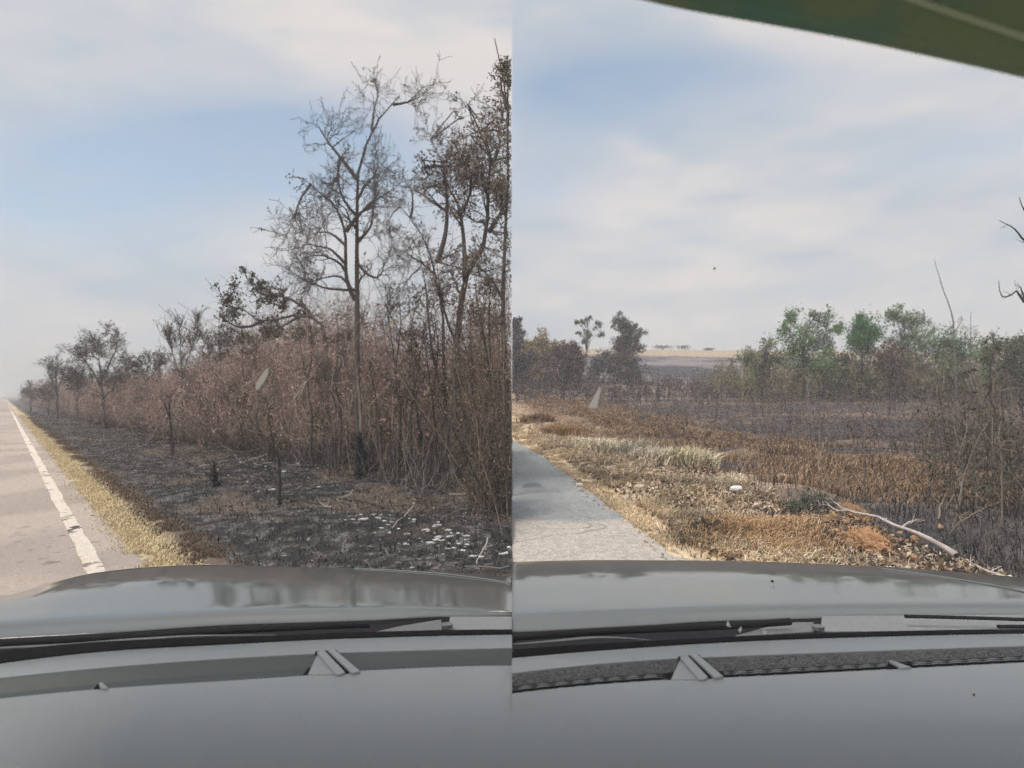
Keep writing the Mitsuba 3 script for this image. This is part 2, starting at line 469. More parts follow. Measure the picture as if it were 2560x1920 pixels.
def strip(s0, s1, z, a0, a1, n, rng=None, rag=0.0):
    t = np.linspace(0, 1, n) ** 2 * (a1 - a0) + a0
    o0 = s0 + (rng.normal(0, rag, n) if rng is not None else 0)
    o1 = s1 + (rng.normal(0, rag, n) if rng is not None else 0)
    A = L0 + t[:, None] * LD + np.broadcast_to(o0, n)[:, None] * LN
    B = L0 + t[:, None] * LD + np.broadcast_to(o1, n)[:, None] * LN
    v = np.empty((n, 2, 3))
    v[:, 0, :2], v[:, 1, :2], v[:, :, 2] = A, B, z
    i = np.arange(n - 1)[:, None] * 2
    return v.reshape(-1, 3), i + [0, 1, 3, 2]


rg = np.random.default_rng(5)
add('road', strip(-7.2, 0.30, 0.004, -9.5, 610, 300, rg, 0.02), 'asphalt_brown', label='brownish worn asphalt road with a pale edge line', kind='structure')
add('road__edge_line', strip(-0.063, 0.063, 0.009, -6, 610, 500, rg, 0.006), 'line_paint')
yy = np.linspace(-6, 22.1, 120)
xe = np.where(yy < 16, 1.70 - 0.0655 * yy, 0.652 - (yy - 16) * 0.107) + rg.normal(0, 0.035, 120)
xe = np.maximum(xe, 0.002)
v = np.stack([np.stack([0 * yy, yy, 0 * yy + 0.008], 1), np.stack([xe, yy, 0 * yy + 0.008], 1), np.stack([xe + 0.05, yy, 0 * yy - 0.05], 1)], 1)
i = np.arange(119)[:, None] * 3
add('road_001', (v.reshape(-1, 3), np.vstack([i + [0, 1, 4, 3], i + [1, 2, 5, 4]])), 'asphalt_grey', label='smooth grey asphalt road with a ragged edge and a bluer far stretch', kind='structure')


def xedge(y):
    return np.where(y < 16, 1.70 - 0.0655 * y, 0.652 - (y - 16) * 0.107)

scene['haze_air'] = {'type': 'homogeneous', 'albedo': {'type': 'rgb', 'value': [0.93, 0.95, 0.97]}, 'sigma_t': {'type': 'rgb', 'value': [0.0024, 0.0024, 0.0025]}}
scene['haze'] = {'type': 'cube', 'to_world': T().translate([0, 230, 11]).scale([540, 300, 12.5]), 'bsdf': {'type': 'null'}, 'interior': {'type': 'ref', 'id': 'haze_air'}}
labels['haze'] = {'label': 'pale dry season haze over the fields', 'kind': 'stuff'}
scene['camera']['medium'] = {'type': 'ref', 'id': 'haze_air'}

# ------------------------------------------------------------------ left place: verge, thicket, bare trees
def left_xy(s, t):
    """s metres to the right of the painted line, t metres along it."""
    q = L0 + np.asarray(t)[..., None] * LD + np.asarray(s)[..., None] * LN
    return q[..., 0], q[..., 1]


def on_left(s, t, dz=0.0):
    x, y = left_xy(s, t)
    return np.stack([x, y, zleft(x, y) + dz], -1)


r = np.random.default_rng(11)
m = MB()                                                 # yellow grass strip
n = 34000
t = r.uniform(0, 1, n) ** 1.6 * 60 - 1.5
s = 0.43 + r.normal(0, 0.10, n)
keep = meshkit.noise(np.stack([s * 3, t * 1.2, 0 * t], -1), 4) > 0.22
B = on_left(s, t)[keep]
col = np.where(r.random((len(B), 1)) < 0.7, [0.70, 0.585, 0.375], [0.56, 0.46, 0.29])
blades(m, B, 0.045, col, r, 0.7, 0.0035)
m.add('yellow_grass', -1, label='short yellow grass growing along the edge of the brown road', kind='stuff')

m = MB()                                                 # brown scorched fringe
n = 26000
t = r.uniform(0, 1, n) ** 1.6 * 50 - 1.5
s = 0.74 + r.normal(0, 0.11, n)
ok = meshkit.fbm(np.stack([s * 3, t * 1.6, 0 * t], -1), 3, 71) > 0.36
s, t = s[ok], t[ok]
n = len(s)
B = on_left(s, t)
col = np.where(r.random((n, 1)) < 0.6, [0.16, 0.105, 0.07], [0.075, 0.06, 0.05])
blades(m, B, 0.035, col, r, 1.1, 0.0035)
m.add('scorched_grass', -1, label='brown scorched grass between the yellow strip and the black ground', kind='stuff')

m = MB()                                                 # burnt stubble and litter on the black ground
n = 80000
t = r.uniform(0, 1, n) ** 1.5 * 75 - 6
s = r.uniform(0.85, 7.2, n)
B = on_left(s, t)
k = r.random((n, 1))
col = np.where(k < 0.60, [0.028, 0.027, 0.028], np.where(k < 0.88, [0.075, 0.065, 0.06], [0.16, 0.145, 0.135]))
blades(m, B, 0.03 + 0.08 * r.random(n) ** 3, col, r, 0.8, 0.0035)
n = 16000
t = r.uniform(0, 1, n) ** 1.5 * 60 - 6
s = r.uniform(1.3, 7.5, n)
k = r.random((n, 1))
leaves(m, on_left(s, t, 0.015), 0.038, np.where(k < 0.5, [0.05, 0.047, 0.047], np.where(k < 0.85, [0.13, 0.10, 0.085], [0.30, 0.29, 0.28])), r, 0.0, 0.55)
m.add('burnt_stubble', -1, label='black burnt grass stubble and leaf litter over the verge', kind='stuff')

m = MB()                                                 # white flakes of ash
P = []
for a, b, c_, d_, n in ((340, 400, 521, 528, 14), (375, 440, 526, 538, 18), (405, 470, 538, 551, 22), (430, 512, 548, 564, 28), (280, 330, 553, 566, 2), (330, 512, 500, 530, 6), (180, 340, 450, 500, 16), (60, 160, 412, 440, 10), (220, 440, 440, 480, 18)):
    px, py = r.uniform(a, b, n), r.uniform(c_, d_, n)
    dep = EYE / fall(py)
    p = up(px, py, dep)
    P.append(np.c_[p[:, :2], zleft(p[:, 0], p[:, 1]) + 0.03])
P = np.concatenate(P)
sz = (0.013 + 0.0011 * P[:, 1]) * r.uniform(0.3, 1.3, len(P)) ** 1.2
for p, q in zip(P, sz):
    o = trimesh.creation.icosphere(1, 1.0)
    w = o.vertices * (0.4 + 1.2 * meshkit.noise(o.vertices * 1.9 + p * 9, 3))[:, None] * [q * r.uniform(0.5, 1.6), q * r.uniform(0.3, 0.8), q * 0.4]
    m.put(w + p, o.faces, V3([0.62, 0.62, 0.60]) * r.uniform(0.75, 1.1))
m.add('ash_flakes', -1, smooth=False, label='scattered white flakes of ash on the black ground', kind='stuff')

# the thicket: a mass of dry stems and leaves; its front runs beside the road, its top as in the photograph
PX = V3([-40, 0, 20, 45, 70, 100, 130, 150, 165, 185, 205, 230, 250, 280, 310, 340, 360, 380, 400, 420, 440, 455, 470, 480, 495, 530])
PT = V3([393, 390, 386, 383, 380, 378, 377, 376, 374, 367, 356, 346, 334, 314, 298, 292, 293, 303, 322, 340, 352, 338, 308, 282, 266, 254])
F0 = V3([0.35, 10.4])


def thicket_feet(n, tmax, depth, rr, power=1.6):
    t = rr.uniform(0, 1, n) ** power * tmax
    b = rr.uniform(0, 1, n) ** 1.3 * depth
    t = t - 6
    s = np.interp(t, [-6, 2.5, 12, 30, 200], [7.6, 5.6, 3.4, 2.8, 2.5]) + b + 0.8 * (meshkit.noise(np.stack([t * 0.45, 0 * t, 0 * t], -1), 6) - 0.5)
    return np.stack(left_xy(s, t), -1), b


def top_of(q):
    px = 512 + q[:, 0] / q[:, 1] * FPX
    py = np.interp(px, PX, PT)
    return np.maximum(EYE - fall(py) * q[:, 1], 0.5), px


def thicket(n_stem, n_leaf, tmax, depth, rr, m):
    q, b = thicket_feet(n_stem, tmax, depth, rr)
    h, px = top_of(q)
    ok = px < 545
    q, h, b = q[ok], h[ok], b[ok]
    n = len(q)
    clump = meshkit.fbm(np.c_[q * 0.75, 0 * h], 3, 33)
    h = h * np.minimum(rr.uniform(0.3, 1.15, n), rr.uniform(0.72, 1.12, n)) * (0.62 + 0.75 * clump)
    h = h * np.where(rr.random(n) < np.where(q[:, 1] > 22, 0.16, 0.06), rr.uniform(1.0, 1.4, n), 1.0)
    tone = 0.55 + 0.9 * meshkit.fbm(np.c_[q * 0.9, 0 * h + 4], 3, 35)[:, None]
    K = 6
    k = np.linspace(0, 1, K)[None, :, None]
    base = np.c_[q, zleft(q[:, 0], q[:, 1]) - 0.03]
    lean = rr.normal(0, 0.25, (n, 2)) * h[:, None]
    top = np.c_[q + lean, base[:, 2] + h]
    bow = np.c_[rr.normal(0, 0.17, (n, 2)) * h[:, None], 0 * h]
    P = base[:, None] * (1 - k) + top[:, None] * k + bow[:, None] * (4 * k * (1 - k)) + rr.normal(0, 0.018, (n, K, 3)) * h[:, None, None]
    R = (0.006 + 0.012 * rr.random(n) ** 3)[:, None] * np.linspace(1, 0.35, K)[None] * (1 + 0.03 * q[:, 1])[:, None] * 0.8
    kk = rr.random((n, 1))
    col = np.where(kk < 0.55, [0.386, 0.283, 0.259], np.where(kk < 0.76, [0.179, 0.148, 0.132], np.where(kk < 0.93, [0.469, 0.380, 0.324], [0.235, 0.228, 0.152]))) * rr.uniform(0.7, 1.3, (n, 1)) * tone
    low = np.clip((np.linspace(0, 1, K)[None] * h[:, None] - 0.1) / 0.5, 0, 1)[..., None]
    col = col[:, None] * low + V3([0.041, 0.040, 0.041]) * (1 - low)     # the foot of each stem is charred
    tubes(m, P, R, col, 3)
    Q, S = sprout(P, R, 8, np.repeat(0.30 * h, 8), rr, 0.95, 0.0, 4, 0.12, 0.55, 0.15)
    S = np.maximum(S, 0.0022 * (1 + 0.04 * Q[:, :1, 1]))
    z = Q[:, :1, 2]
    tubes(m, Q, S, np.repeat(col[:, 3], 8, 0) * rr.uniform(0.7, 1.3, (len(Q), 1)), 3)
    # dry leaves
    i = rr.integers(0, len(Q), n_leaf)
    C = Q[i, rr.integers(1, 4, n_leaf)] + rr.normal(0, 0.09, (n_leaf, 3))
    hh, px = top_of(C)
    C = C[(C[:, 2] > 0.35 + 0.5 * rr.random(n_leaf)) & (C[:, 2] < hh * rr.uniform(0.8, 1.08, n_leaf)) | (rr.random(n_leaf) < 0.04)]
    patch = meshkit.fbm(C * 0.55, 3, 21)
    kk = rr.random((len(C), 1)) + (patch[:, None] - 0.5) * 1.2
    col = np.where(kk < 0.45, [0.483, 0.324, 0.297], np.where(kk < 0.8, [0.386, 0.283, 0.262], np.where(kk < 1.0, [0.304, 0.262, 0.172], [0.193, 0.200, 0.117])))
    leaves(m, C, 0.045 * (1 + 0.022 * C[:, 1]), col * (0.6 + 0.85 * meshkit.fbm(C * 1.1, 3, 37)[:, None]), rr, 0.6, 0.42)
    # bunches of hanging dead leaves
    nb = n_leaf // 90
    j = rr.integers(0, len(C), nb)
    bc, bcol = C[j], col[j] * rr.uniform(0.4, 1.0, (nb, 1))
    w = rr.integers(0, nb, nb * 34)
    leaves(m, bc[w] + rr.normal(0, 1, (len(w), 3)) * [0.138, 0.138, 0.207], 0.038 * (1 + 0.02 * bc[w][:, 1]), bcol[w], rr, 1.0, 0.5)


m = MB()
thicket(4600, 150000, 40, 4.2, np.random.default_rng(21), m)
rr = np.random.default_rng(24)                            # tangled creepers and broken stems across the front
n = 700
q, b = thicket_feet(n, 36, 1.2, rr)
hh, px = top_of(q)
z0 = rr.uniform(0.15, 0.85, n) * hh
a = rr.uniform(0, np.pi, n)
L = rr.uniform(0.5, 1.8, n)
k = np.linspace(-0.5, 0.5, 8)[None, :, None]
d = np.stack([np.cos(a), np.sin(a), rr.normal(0, 0.5, n)], 1) * L[:, None]
P = np.c_[q, z0][:, None] + k * d[:, None] + np.c_[0 * z0, 0 * z0, -rr.uniform(0, 0.5, n) * L][:, None] * (1 - 4 * k ** 2) + rr.normal(0, 0.03, (n, 8, 3))
kk = rr.random((n, 1))
tubes(m, P, np.full((n, 8), 0.005) * (1 + 0.02 * q[:, 1:2]), np.where(kk < 0.4, [0.097, 0.083, 0.077], np.where(kk < 0.75, [0.276, 0.214, 0.186], [0.497, 0.414, 0.359])), 3)
m.add('dry_thicket', -1, label='dense reddish brown thicket of dry stems and dead leaves beside the burnt verge', kind='stuff')
m = MB()
thicket(5200, 60000, 150, 7.0, np.random.default_rng(22), m)
m.add('far_thicket', -1, label='greyer thicket thinning towards the far end of the brown road', kind='stuff')
m = MB()                                                 # fine dry stems standing before the thicket, and fallen twigs
rr = np.random.default_rng(23)
n = 2200
q = F0 + rr.uniform(0, 1, n)[:, None] ** 1.4 * 22 * LD + rr.uniform(-1.9, 0.5, n)[:, None] * LN
h = 0.25 + 1.2 * rr.random(n) ** 2.2
K = 5
k = np.linspace(0, 1, K)[None, :, None]
b0 = np.c_[q, zleft(q[:, 0], q[:, 1])]
P = b0[:, None] + k * np.c_[rr.normal(0, 0.35, (n, 2)) * h[:, None], h][:, None] + rr.normal(0, 0.02, (n, K, 3))
kk = rr.random((n, 1))
tubes(m, P, np.full((n, K), 0.004) * np.linspace(1.2, 0.5, K), np.where(kk < 0.5, [0.05, 0.046, 0.046], np.where(kk < 0.85, [0.14, 0.11, 0.095], [0.30, 0.27, 0.24])), 3)
n = 500
q = F0 + rr.uniform(-6, 18, n)[:, None] * LD + rr.uniform(-3.4, 0.6, n)[:, None] * LN
a = rr.uniform(0, np.pi, n)
L = rr.uniform(0.15, 0.8, n)
d = np.stack([np.cos(a), np.sin(a), rr.normal(0.12, 0.15, n)], 1) * L[:, None]
b0 = np.c_[q, zleft(q[:, 0], q[:, 1]) + 0.04]
P = b0[:, None] + (k - 0.5) * d[:, None] + rr.normal(0, 0.015, (n, K, 3))
kk = rr.random((n, 1))
tubes(m, P, np.full((n, K), 0.0055), np.where(kk < 0.55, [0.05, 0.046, 0.046], np.where(kk < 0.9, [0.15, 0.125, 0.11], [0.38, 0.35, 0.32])), 3)
m.add('dead_twigs', -1, label='loose dead twigs and thin stems at the foot of the thicket', kind='stuff')


def z1(x, y):
    return (x / 4.32, y / 4.32)


def z3(x, y):
    return (200 + x / 6.1, 304 + y / 6.1)


tree('bare_tree', [[(360, 472), (358, 430), (357, 380), (357, 305), (357, 240), (357.5, 181), (366, 145), (373, 127), (392, 106), (399, 96)],
                   [(357, 179), (342.6, 160), (326, 139), (317, 123)], [(355, 300), (346, 273), (345, 234), (336, 208), (319, 192), (303, 178)],
                   [(346, 232), (359, 215), (375, 201), (391, 191)], [(346, 272), (333, 259), (317, 255), (301, 263)],
                   [(357, 262), (377, 278), (386, 262), (392, 250)], [(357, 290), (333, 289), (301, 278), (286, 266)], [(372, 130), (374, 110), (380, 92)],
                   [(340, 158), (338, 172), (337, 192)], [(393, 105), (410, 101), (424, 95)], [(311, 184), (300, 200), (293, 222)], [(345, 245), (322, 232), (304, 236)], [(357, 215), (344, 200), (338, 180), (341, 160)], [(357, 240), (371, 225), (374, 205), (383, 186)], [(346, 265), (326, 248), (310, 245), (297, 250)], [(357, 200), (366, 185), (376, 172), (378, 158)], [(352, 290), (336, 276), (322, 278), (310, 288)]],
     12.3, 0.078, 'tall bare tree with a forked crown, tallest above the reddish thicket', 'tree', twigs=(7, 5, 3), tl=(1.0, 0.55, 0.28), min_r=0.0036,
     leaf=[0.10, 0.085, 0.075], leaf_on=500, seed=1, wob=0.9, leaf_size=0.05, clumps=[(303, 183, 9, 40), (296, 212, 8, 30), (318, 278, 5, 26), (345, 150, 6, 14)], spread=0.75)
tree('leafy_tree', [[(330, 452), (328, 400), (325, 340), (318, 318), (294, 316), (262, 322), (245, 310), (227, 305)],
                    [(310, 312), (283, 297), (262, 294), (250, 283)], [(262, 321), (240, 327), (222, 316)], [(300, 316), (283, 326), (268, 336)]],
     15.0, 0.075, 'low tree leaning left out of the thicket with sparse dark leaves', 'tree', twigs=(8, 5, 3), tl=(0.55, 0.35, 0.2), leaf=[0.095, 0.080, 0.058], leaf_on=900, seed=2, wob=0.4, leaf_size=0.075,
     clumps=[(232, 290, 13, 210), (246, 272, 7, 70), (262, 293, 12, 150), (276, 297, 12, 190), (288, 305, 9, 130), (232, 303, 9, 80), (300, 312, 8, 80)])
tree('slender_tree', [[(447, 478), (446, 420), (444, 354), (443, 317), (435, 273), (426, 243), (410, 218), (393, 199)], [(445, 400), (431, 345), (426, 289), (419, 248), (420, 225)],
                      [(436, 276), (420, 262), (404, 252)], [(410, 218), (413, 200), (409, 185)], [(400, 207), (392, 215), (386, 230)], [(420, 268), (408, 280), (402, 296)]],
     11.3, 0.045, 'slender bare tree curving left beside the thick double trunk', 'tree', twigs=(6, 4, 3), tl=(0.8, 0.45, 0.25), min_r=0.0034, leaf=[0.11, 0.09, 0.08], leaf_on=500, seed=3, wob=0.5, leaf_size=0.045)
tree('crowned_tree', [[(454, 482), (454, 440), (454, 380), (457, 345), (465, 280), (477, 257), (488, 234), (488, 197), (491, 162), (480, 132), (468, 104)],
                      [(465, 281), (463, 231), (458, 205), (450, 190), (440, 165)], [(437, 262), (447, 220), (445, 174), (430, 140)], [(488, 232), (500, 214), (509, 196)],
                      [(491, 165), (500, 140), (498, 118)], [(460, 215), (470, 190), (472, 160)], [(489, 200), (478, 178), (466, 165)], [(457, 345), (440, 290), (437, 262)]],
     10.7, 0.082, 'tree with a dense crown of withered dark leaves at the right end of the thicket', 'tree', twigs=(10, 6, 3), tl=(0.8, 0.5, 0.26), min_r=0.0034, leaf=[0.30, 0.26, 0.23], leaf_on=3000, seed=4, wob=0.7, leaf_size=0.055,
     clumps=[(430, 165, 15, 104, [0.10, 0.082, 0.082]), (442, 172, 13, 82, [0.10, 0.085, 0.085]), (452, 150, 16, 88), (470, 140, 17, 93), (485, 150, 20, 132), (490, 185, 20, 143), (470, 175, 20, 110), (505, 275, 14, 110), (498, 255, 14, 88), (455, 255, 14, 49), (425, 190, 12, 44), (500, 125, 16, 110),
             (503, 160, 15, 126), (485, 215, 18, 93), (502, 205, 14, 115), (432, 190, 10, 33), (455, 120, 10, 27), (478, 118, 12, 49), (500, 238, 14, 93)])
tree('edge_tree', [[(511, 500), (508.5, 420), (503, 310), (505, 240), (508, 170), (508, 120), (505, 88), (499, 60), (495, 38)], [(508, 125), (508, 95), (509, 70)], [(507, 108), (502, 90), (500, 74)], [(503, 300), (490, 278), (468, 258)], [(506, 220), (500, 190), (497, 175)]],
     9.6, 0.05, 'dark leaning tree reaching out of sight at the right end of the thicket', 'tree', twigs=(6, 4, 3), tl=(0.4, 0.25, 0.14), leaf=[0.24, 0.21, 0.17], leaf_on=1500, seed=5, wob=0.25, leaf_size=0.045)

tree('round_tree', [[(104, 430), (103, 405), (101, 378), (98, 352)], [(102, 390), (88, 365), (80, 356), (74, 362)], [(101, 380), (112, 358), (117, 345), (112, 334), (103, 333)], [(102, 400), (120, 380), (128, 366)], [(99, 360), (92, 350), (96, 340)], [(103, 395), (84, 384), (74, 378)]],
     29, 0.09, 'round crowned dark tree standing over the verge half way along the brown road', 'tree', twigs=(10, 6, 4), tl=(1.0, 0.6, 0.35), leaf=[0.10, 0.092, 0.085], leaf_on=900, seed=6, wob=1.2, leaf_size=0.10, min_r=0.007)
tree('thin_tree', [[(57, 420), (57, 400), (56, 375), (56, 354)], [(57, 395), (50, 375), (49, 365)], [(57, 390), (64, 372), (66, 362)]], 42, 0.10,
     'thin bare tree at the edge of the burnt verge far along the brown road', 'tree', twigs=(9, 5, 3), tl=(1.1, 0.6, 0.4), leaf=[0.10, 0.09, 0.085], leaf_on=160, seed=7, wob=1.0, leaf_size=0.12, min_r=0.010)
tree('dark_shrub', [[(150, 432), (149, 400), (147, 375), (150, 352)], [(148, 385), (140, 370), (135, 362)], [(148, 380), (158, 365), (161, 358)]], 24, 0.06,
     'dark leafy shrub rising above the thicket left of the charred thin trunk', 'shrub', twigs=(9, 5, 3), tl=(0.7, 0.45, 0.3), leaf=[0.085, 0.075, 0.065], leaf_on=500, seed=8, wob=0.6, leaf_size=0.09, min_r=0.006, clumps=[(150, 368, 9, 60), (158, 364, 7, 50), (140, 372, 6, 40)])
tree('wispy_tree', [[(182, 440), (182, 400), (181, 360), (180, 328)], [(182, 380), (172, 350), (169, 336)], [(182, 375), (192, 345), (196, 326)]], 20, 0.04,
     'wispy grey sapling with thin upright twigs above the thicket', 'tree', twigs=(10, 6, 3), tl=(0.8, 0.45, 0.28), leaf=[0.14, 0.13, 0.115], leaf_on=180, seed=9, wob=0.5, leaf_size=0.06, min_r=0.0045, lift=0.6, spread=0.5, bark=V3([0.13, 0.12, 0.11]))
tree('greenish_shrub', [[(222, 440), (222, 400), (220, 350), (219, 322)], [(221, 370), (210, 350), (205, 340)], [(221, 360), (234, 345), (240, 336)]], 17.5, 0.04,
     'greenish grey shrub poking out above the thicket below the leaning tree', 'shrub', twigs=(10, 6, 3), tl=(0.6, 0.38, 0.24), leaf=[0.10, 0.105, 0.07], leaf_on=420, seed=10, wob=0.5, leaf_size=0.055, min_r=0.004, clumps=[(220, 352, 9, 60), (245, 342, 9, 60)])
for j, (px, top, base, dep, lab) in enumerate([(76, 370, 422, 38, 'small charred tree between the thin tree and the round crowned tree'), (48, 384, 417, 50, 'dark bush on the verge just left of the thin bare tree'),
                                               (30, 383, 413, 62, 'small dark tree farthest along the thicket by the brown road'), (125, 375, 428, 30, 'scrubby bush right of the round crowned tree')]):
    tree('far_bush', [[(px, base), (px + 1, (base + top) / 2), (px, top)], [(px, (base + top) / 2), (px - 5, top + 8)], [(px, (base + top) / 2 + 4), (px + 6, top + 9)]], dep, 0.09, lab, 'bush', twigs=(9, 5, 3),
         tl=(0.9, 0.55, 0.35), leaf=[0.085, 0.08, 0.078], leaf_on=320, seed=30 + j, wob=0.8, leaf_size=0.13, min_r=0.010)

# dead saplings and sticks before the thicket
tree('charred_sapling', [[z3(490, 1225), z3(486, 1080), z3(482, 940), z3(430, 850), z3(365, 775)], [z3(478, 930), z3(445, 840), z3(425, 700), z3(405, 560)], [z3(370, 780), z3(300, 690), z3(240, 610)], [z3(365, 775), z3(345, 690), z3(370, 560)], [z3(486, 1030), z3(400, 1015), z3(290, 990)]],
     8.75, 0.027, 'forked charred sapling standing alone on the black ground', 'sapling', twigs=(5, 3, 0), tl=(0.3, 0.16, 0.1), seed=12, wob=0.25, bark=V3([0.055, 0.05, 0.046]), min_r=0.002)
tree('charred_tree', [[(172, 456), (171, 430), (169, 405), (172, 390)], [(171, 425), (165, 405), (160, 396)]], 16.4, 0.05, 'thin charred trunk in front of the thicket, right of the dark shrub', 'tree', twigs=(4, 3, 0), tl=(0.4, 0.2, 0.1), seed=13, bark=V3([0.045, 0.04, 0.04]))
tree('pale_tree', [[z3(985, 780), z3(975, 600), z3(955, 400), z3(935, 190)], [z3(960, 420), z3(985, 330), z3(1010, 250)]], 12.0, 0.045, 'pale grey trunk in the thicket just below the tall bare tree', 'tree', twigs=(4, 3, 2), tl=(0.5, 0.3, 0.2), seed=14, bark=V3([0.22, 0.185, 0.165]))
tree('pale_branch', [[z3(600, 590), z3(640, 500), z3(720, 380), z3(760, 260)], [z3(720, 380), z3(735, 330), z3(725, 280)]], 12.2, 0.018, 'thin pale branch slanting up to the right inside the thicket', 'branch', twigs=(3, 2, 0), tl=(0.3, 0.2, 0.1), seed=15, bark=V3([0.27, 0.235, 0.21]))
tree('slanting_tree', [[z3(1365, 900), z3(1340, 760), z3(1310, 560), z3(1295, 450), z3(1260, 400)], [z3(1310, 560), z3(1340, 480), z3(1345, 420)]], 11.2, 0.042, 'dark thin trunk slanting left between the slender tree and the pale trunk', 'tree', twigs=(4, 3, 2), tl=(0.4, 0.25, 0.2), seed=16, bark=V3([0.06, 0.052, 0.048]))
tree('black_tree', [[z3(1110, 800), z3(1080, 640), z3(1060, 500), z3(1040, 400)]], 11.9, 0.036, 'black thin trunk right beside the pale grey trunk', 'tree', twigs=(5, 3, 2), tl=(0.4, 0.25, 0.2), seed=17, bark=V3([0.05, 0.044, 0.04]))
tree('leaning_branch', [[z3(1660, 1320), z3(1590, 1130), z3(1500, 890)], [z3(1590, 1130), z3(1640, 1120)]], 8.6, 0.013, 'pale dead stem leaning left at the right end of the verge', 'branch', twigs=(2, 2, 0), tl=(0.25, 0.12, 0.1), seed=18, bark=V3([0.24, 0.215, 0.19]))
tree('leaning_branch', [[z3(1700, 1290), z3(1640, 1190), z3(1590, 1100), z3(1530, 1010)]], 8.3, 0.010, 'thinner pale dead stem leaning close behind the other near the seam of the pictures', 'branch', twigs=(2, 2, 0), tl=(0.2, 0.1, 0.1), seed=19, bark=V3([0.27, 0.24, 0.21]))
tree('pale_twig', [[z3(800, 1235), z3(770, 1235), z3(740, 1215), z3(715, 1180)], [z3(770, 1236), z3(790, 1195)]], 7.6, 0.008, 'bright broken twig lying on the burnt ground below the pale trunk', 'twig', twigs=(2, 0, 0), tl=(0.12, 0.1, 0.1), seed=20, bark=V3([0.46, 0.42, 0.36]))
tree('horizontal_branch', [[z3(1905, 905), z3(1800, 905), z3(1700, 920), z3(1560, 955)], [z3(1700, 920), z3(1720, 880)]], 9.0, 0.010, 'thin orange brown branch lying level across the right end of the thicket', 'branch', twigs=(3, 2, 0), tl=(0.2, 0.1, 0.1), seed=24, bark=V3([0.26, 0.19, 0.13]))
for j, (pts, dep, c, lab) in enumerate([
        ([(398, 470), (400, 420), (396, 372), (401, 320), (398, 290)], 11.4, 0.07, 'thin dark trunk with fine twigs just right of the tall bare tree'),
        ([(413, 474), (410, 430), (414, 390), (411, 340), (416, 300)], 11.0, 0.10, 'thin grey trunk left of the slender curving tree'),
        ([(432, 478), (436, 440), (433, 400), (438, 350), (434, 315)], 10.9, 0.06, 'dark crooked thin trunk between the slanting one and the thick trunk'),
        ([(472, 486), (470, 430), (474, 380), (470, 330), (477, 285)], 10.2, 0.09, 'thin grey trunk right of the thick trunk with the dense crown'),
        ([(491, 494), (488, 440), (492, 380), (489, 320), (494, 262)], 9.6, 0.07, 'dark thin trunk beside the brown bush at the near end'),
        ([(338, 462), (341, 420), (336, 380), (339, 340), (334, 308)], 12.8, 0.11, 'thin grey trunk left of the tall bare tree'),
        ([(310, 458), (312, 420), (308, 385), (313, 345), (309, 318)], 13.6, 0.08, 'dark thin trunk below the low leaning tree'),
        ([(243, 450), (241, 420), (245, 395), (242, 362), (246, 335)], 16.2, 0.10, 'thin grey trunk between the greenish shrub and the windscreen smudge'),
        ([(205, 446), (207, 415), (203, 390), (206, 360)], 17.8, 0.07, 'dark thin trunk left of the greenish shrub')]):
    fork = [pts[-3], ((pts[-3][0] + pts[-2][0]) / 2 + (9 if j % 2 else -9), pts[-2][1] + 6), (pts[-2][0] + (16 if j % 2 else -15), pts[-1][1] + 12)]
    low = [pts[1], (pts[1][0] + (-10 if j % 2 else 10), pts[2][1] + 12), (pts[2][0] + (-15 if j % 2 else 14), pts[2][1] - 14)]
    tree('thicket_tree', [pts, fork, low], dep, 0.032, lab, 'tree', twigs=(7, 5, 3), tl=(0.55, 0.35, 0.2), leaf=[0.17, 0.13, 0.115], leaf_on=350, seed=200 + j, bark=V3([c, c * 0.88, c * 0.82]), leaf_size=0.05, wob=0.3, min_r=0.0032)
# charred stumps
for key, pts, lab, cat in (('charred_stump', [(216, 490, 0.030), (216, 482, 0.03), (214.5, 474, 0.022), (215, 464, 0.010)], 'black charred stump with pale bits around it on the open burnt ground', 'stump'),
                           ('charred_stump_001', [(362, 480, 0.085), (361, 466, 0.08), (360, 450, 0.07), (359, 438, 0.03)], 'tall black charred stump at the foot of the tall bare tree', 'stump')):
    dep = EYE / fall(pts[0][1])
    P = spline([up(a, b, dep) for a, b, _ in pts], 12, np.random.default_rng(3), 0.012)
    R = np.interp(np.linspace(0, 1, 12), np.linspace(0, 1, 4), [c for _, _, c in pts])
    m = MB()
    tubes(m, P[None], (R * np.random.default_rng(4).uniform(0.8, 1.2, 12))[None], [0.022, 0.022, 0.027], 9)
    sp, sr = sprout(P[None], R[None], 90, 0.36, np.random.default_rng(6), 1.0, 0.3, 4, 0.0, 0.16)
    tubes(m, sp, sr, [0.03, 0.03, 0.036], 3)
    m.add(key, -1, label=lab, cat=cat)

# the near brown bush at the right end
m = MB()
rr = np.random.default_rng(41)
n = 150
q = np.c_[-np.abs(rr.normal(0, 0.22, n)), 8.1 + rr.normal(0, 0.45, n)]
hh = rr.uniform(0.4, 2.5, n)
k = np.linspace(0, 1, 6)[None, :, None]
b0 = np.c_[q, zleft(q[:, 0], q[:, 1])]
P = b0[:, None] + k * np.c_[rr.normal(0, 0.24, (n, 2)) * hh[:, None], hh][:, None] + rr.normal(0, 0.02, (n, 6, 3))
tubes(m, P, np.full((n, 6), 0.0055) * np.linspace(1.2, 0.5, 6), np.where(rr.random((n, 1)) < 0.45, [0.17, 0.125, 0.10], np.where(rr.random((n, 1)) < 0.6, [0.07, 0.062, 0.056], [0.24, 0.20, 0.165])), 3)
m.add('near_bush__stems', -1)
m = MB()
C = P[rr.integers(0, n, 9000), rr.integers(1, 6, 9000)] + rr.normal(0, 0.05, (9000, 3))
kk = rr.random((9000, 1))
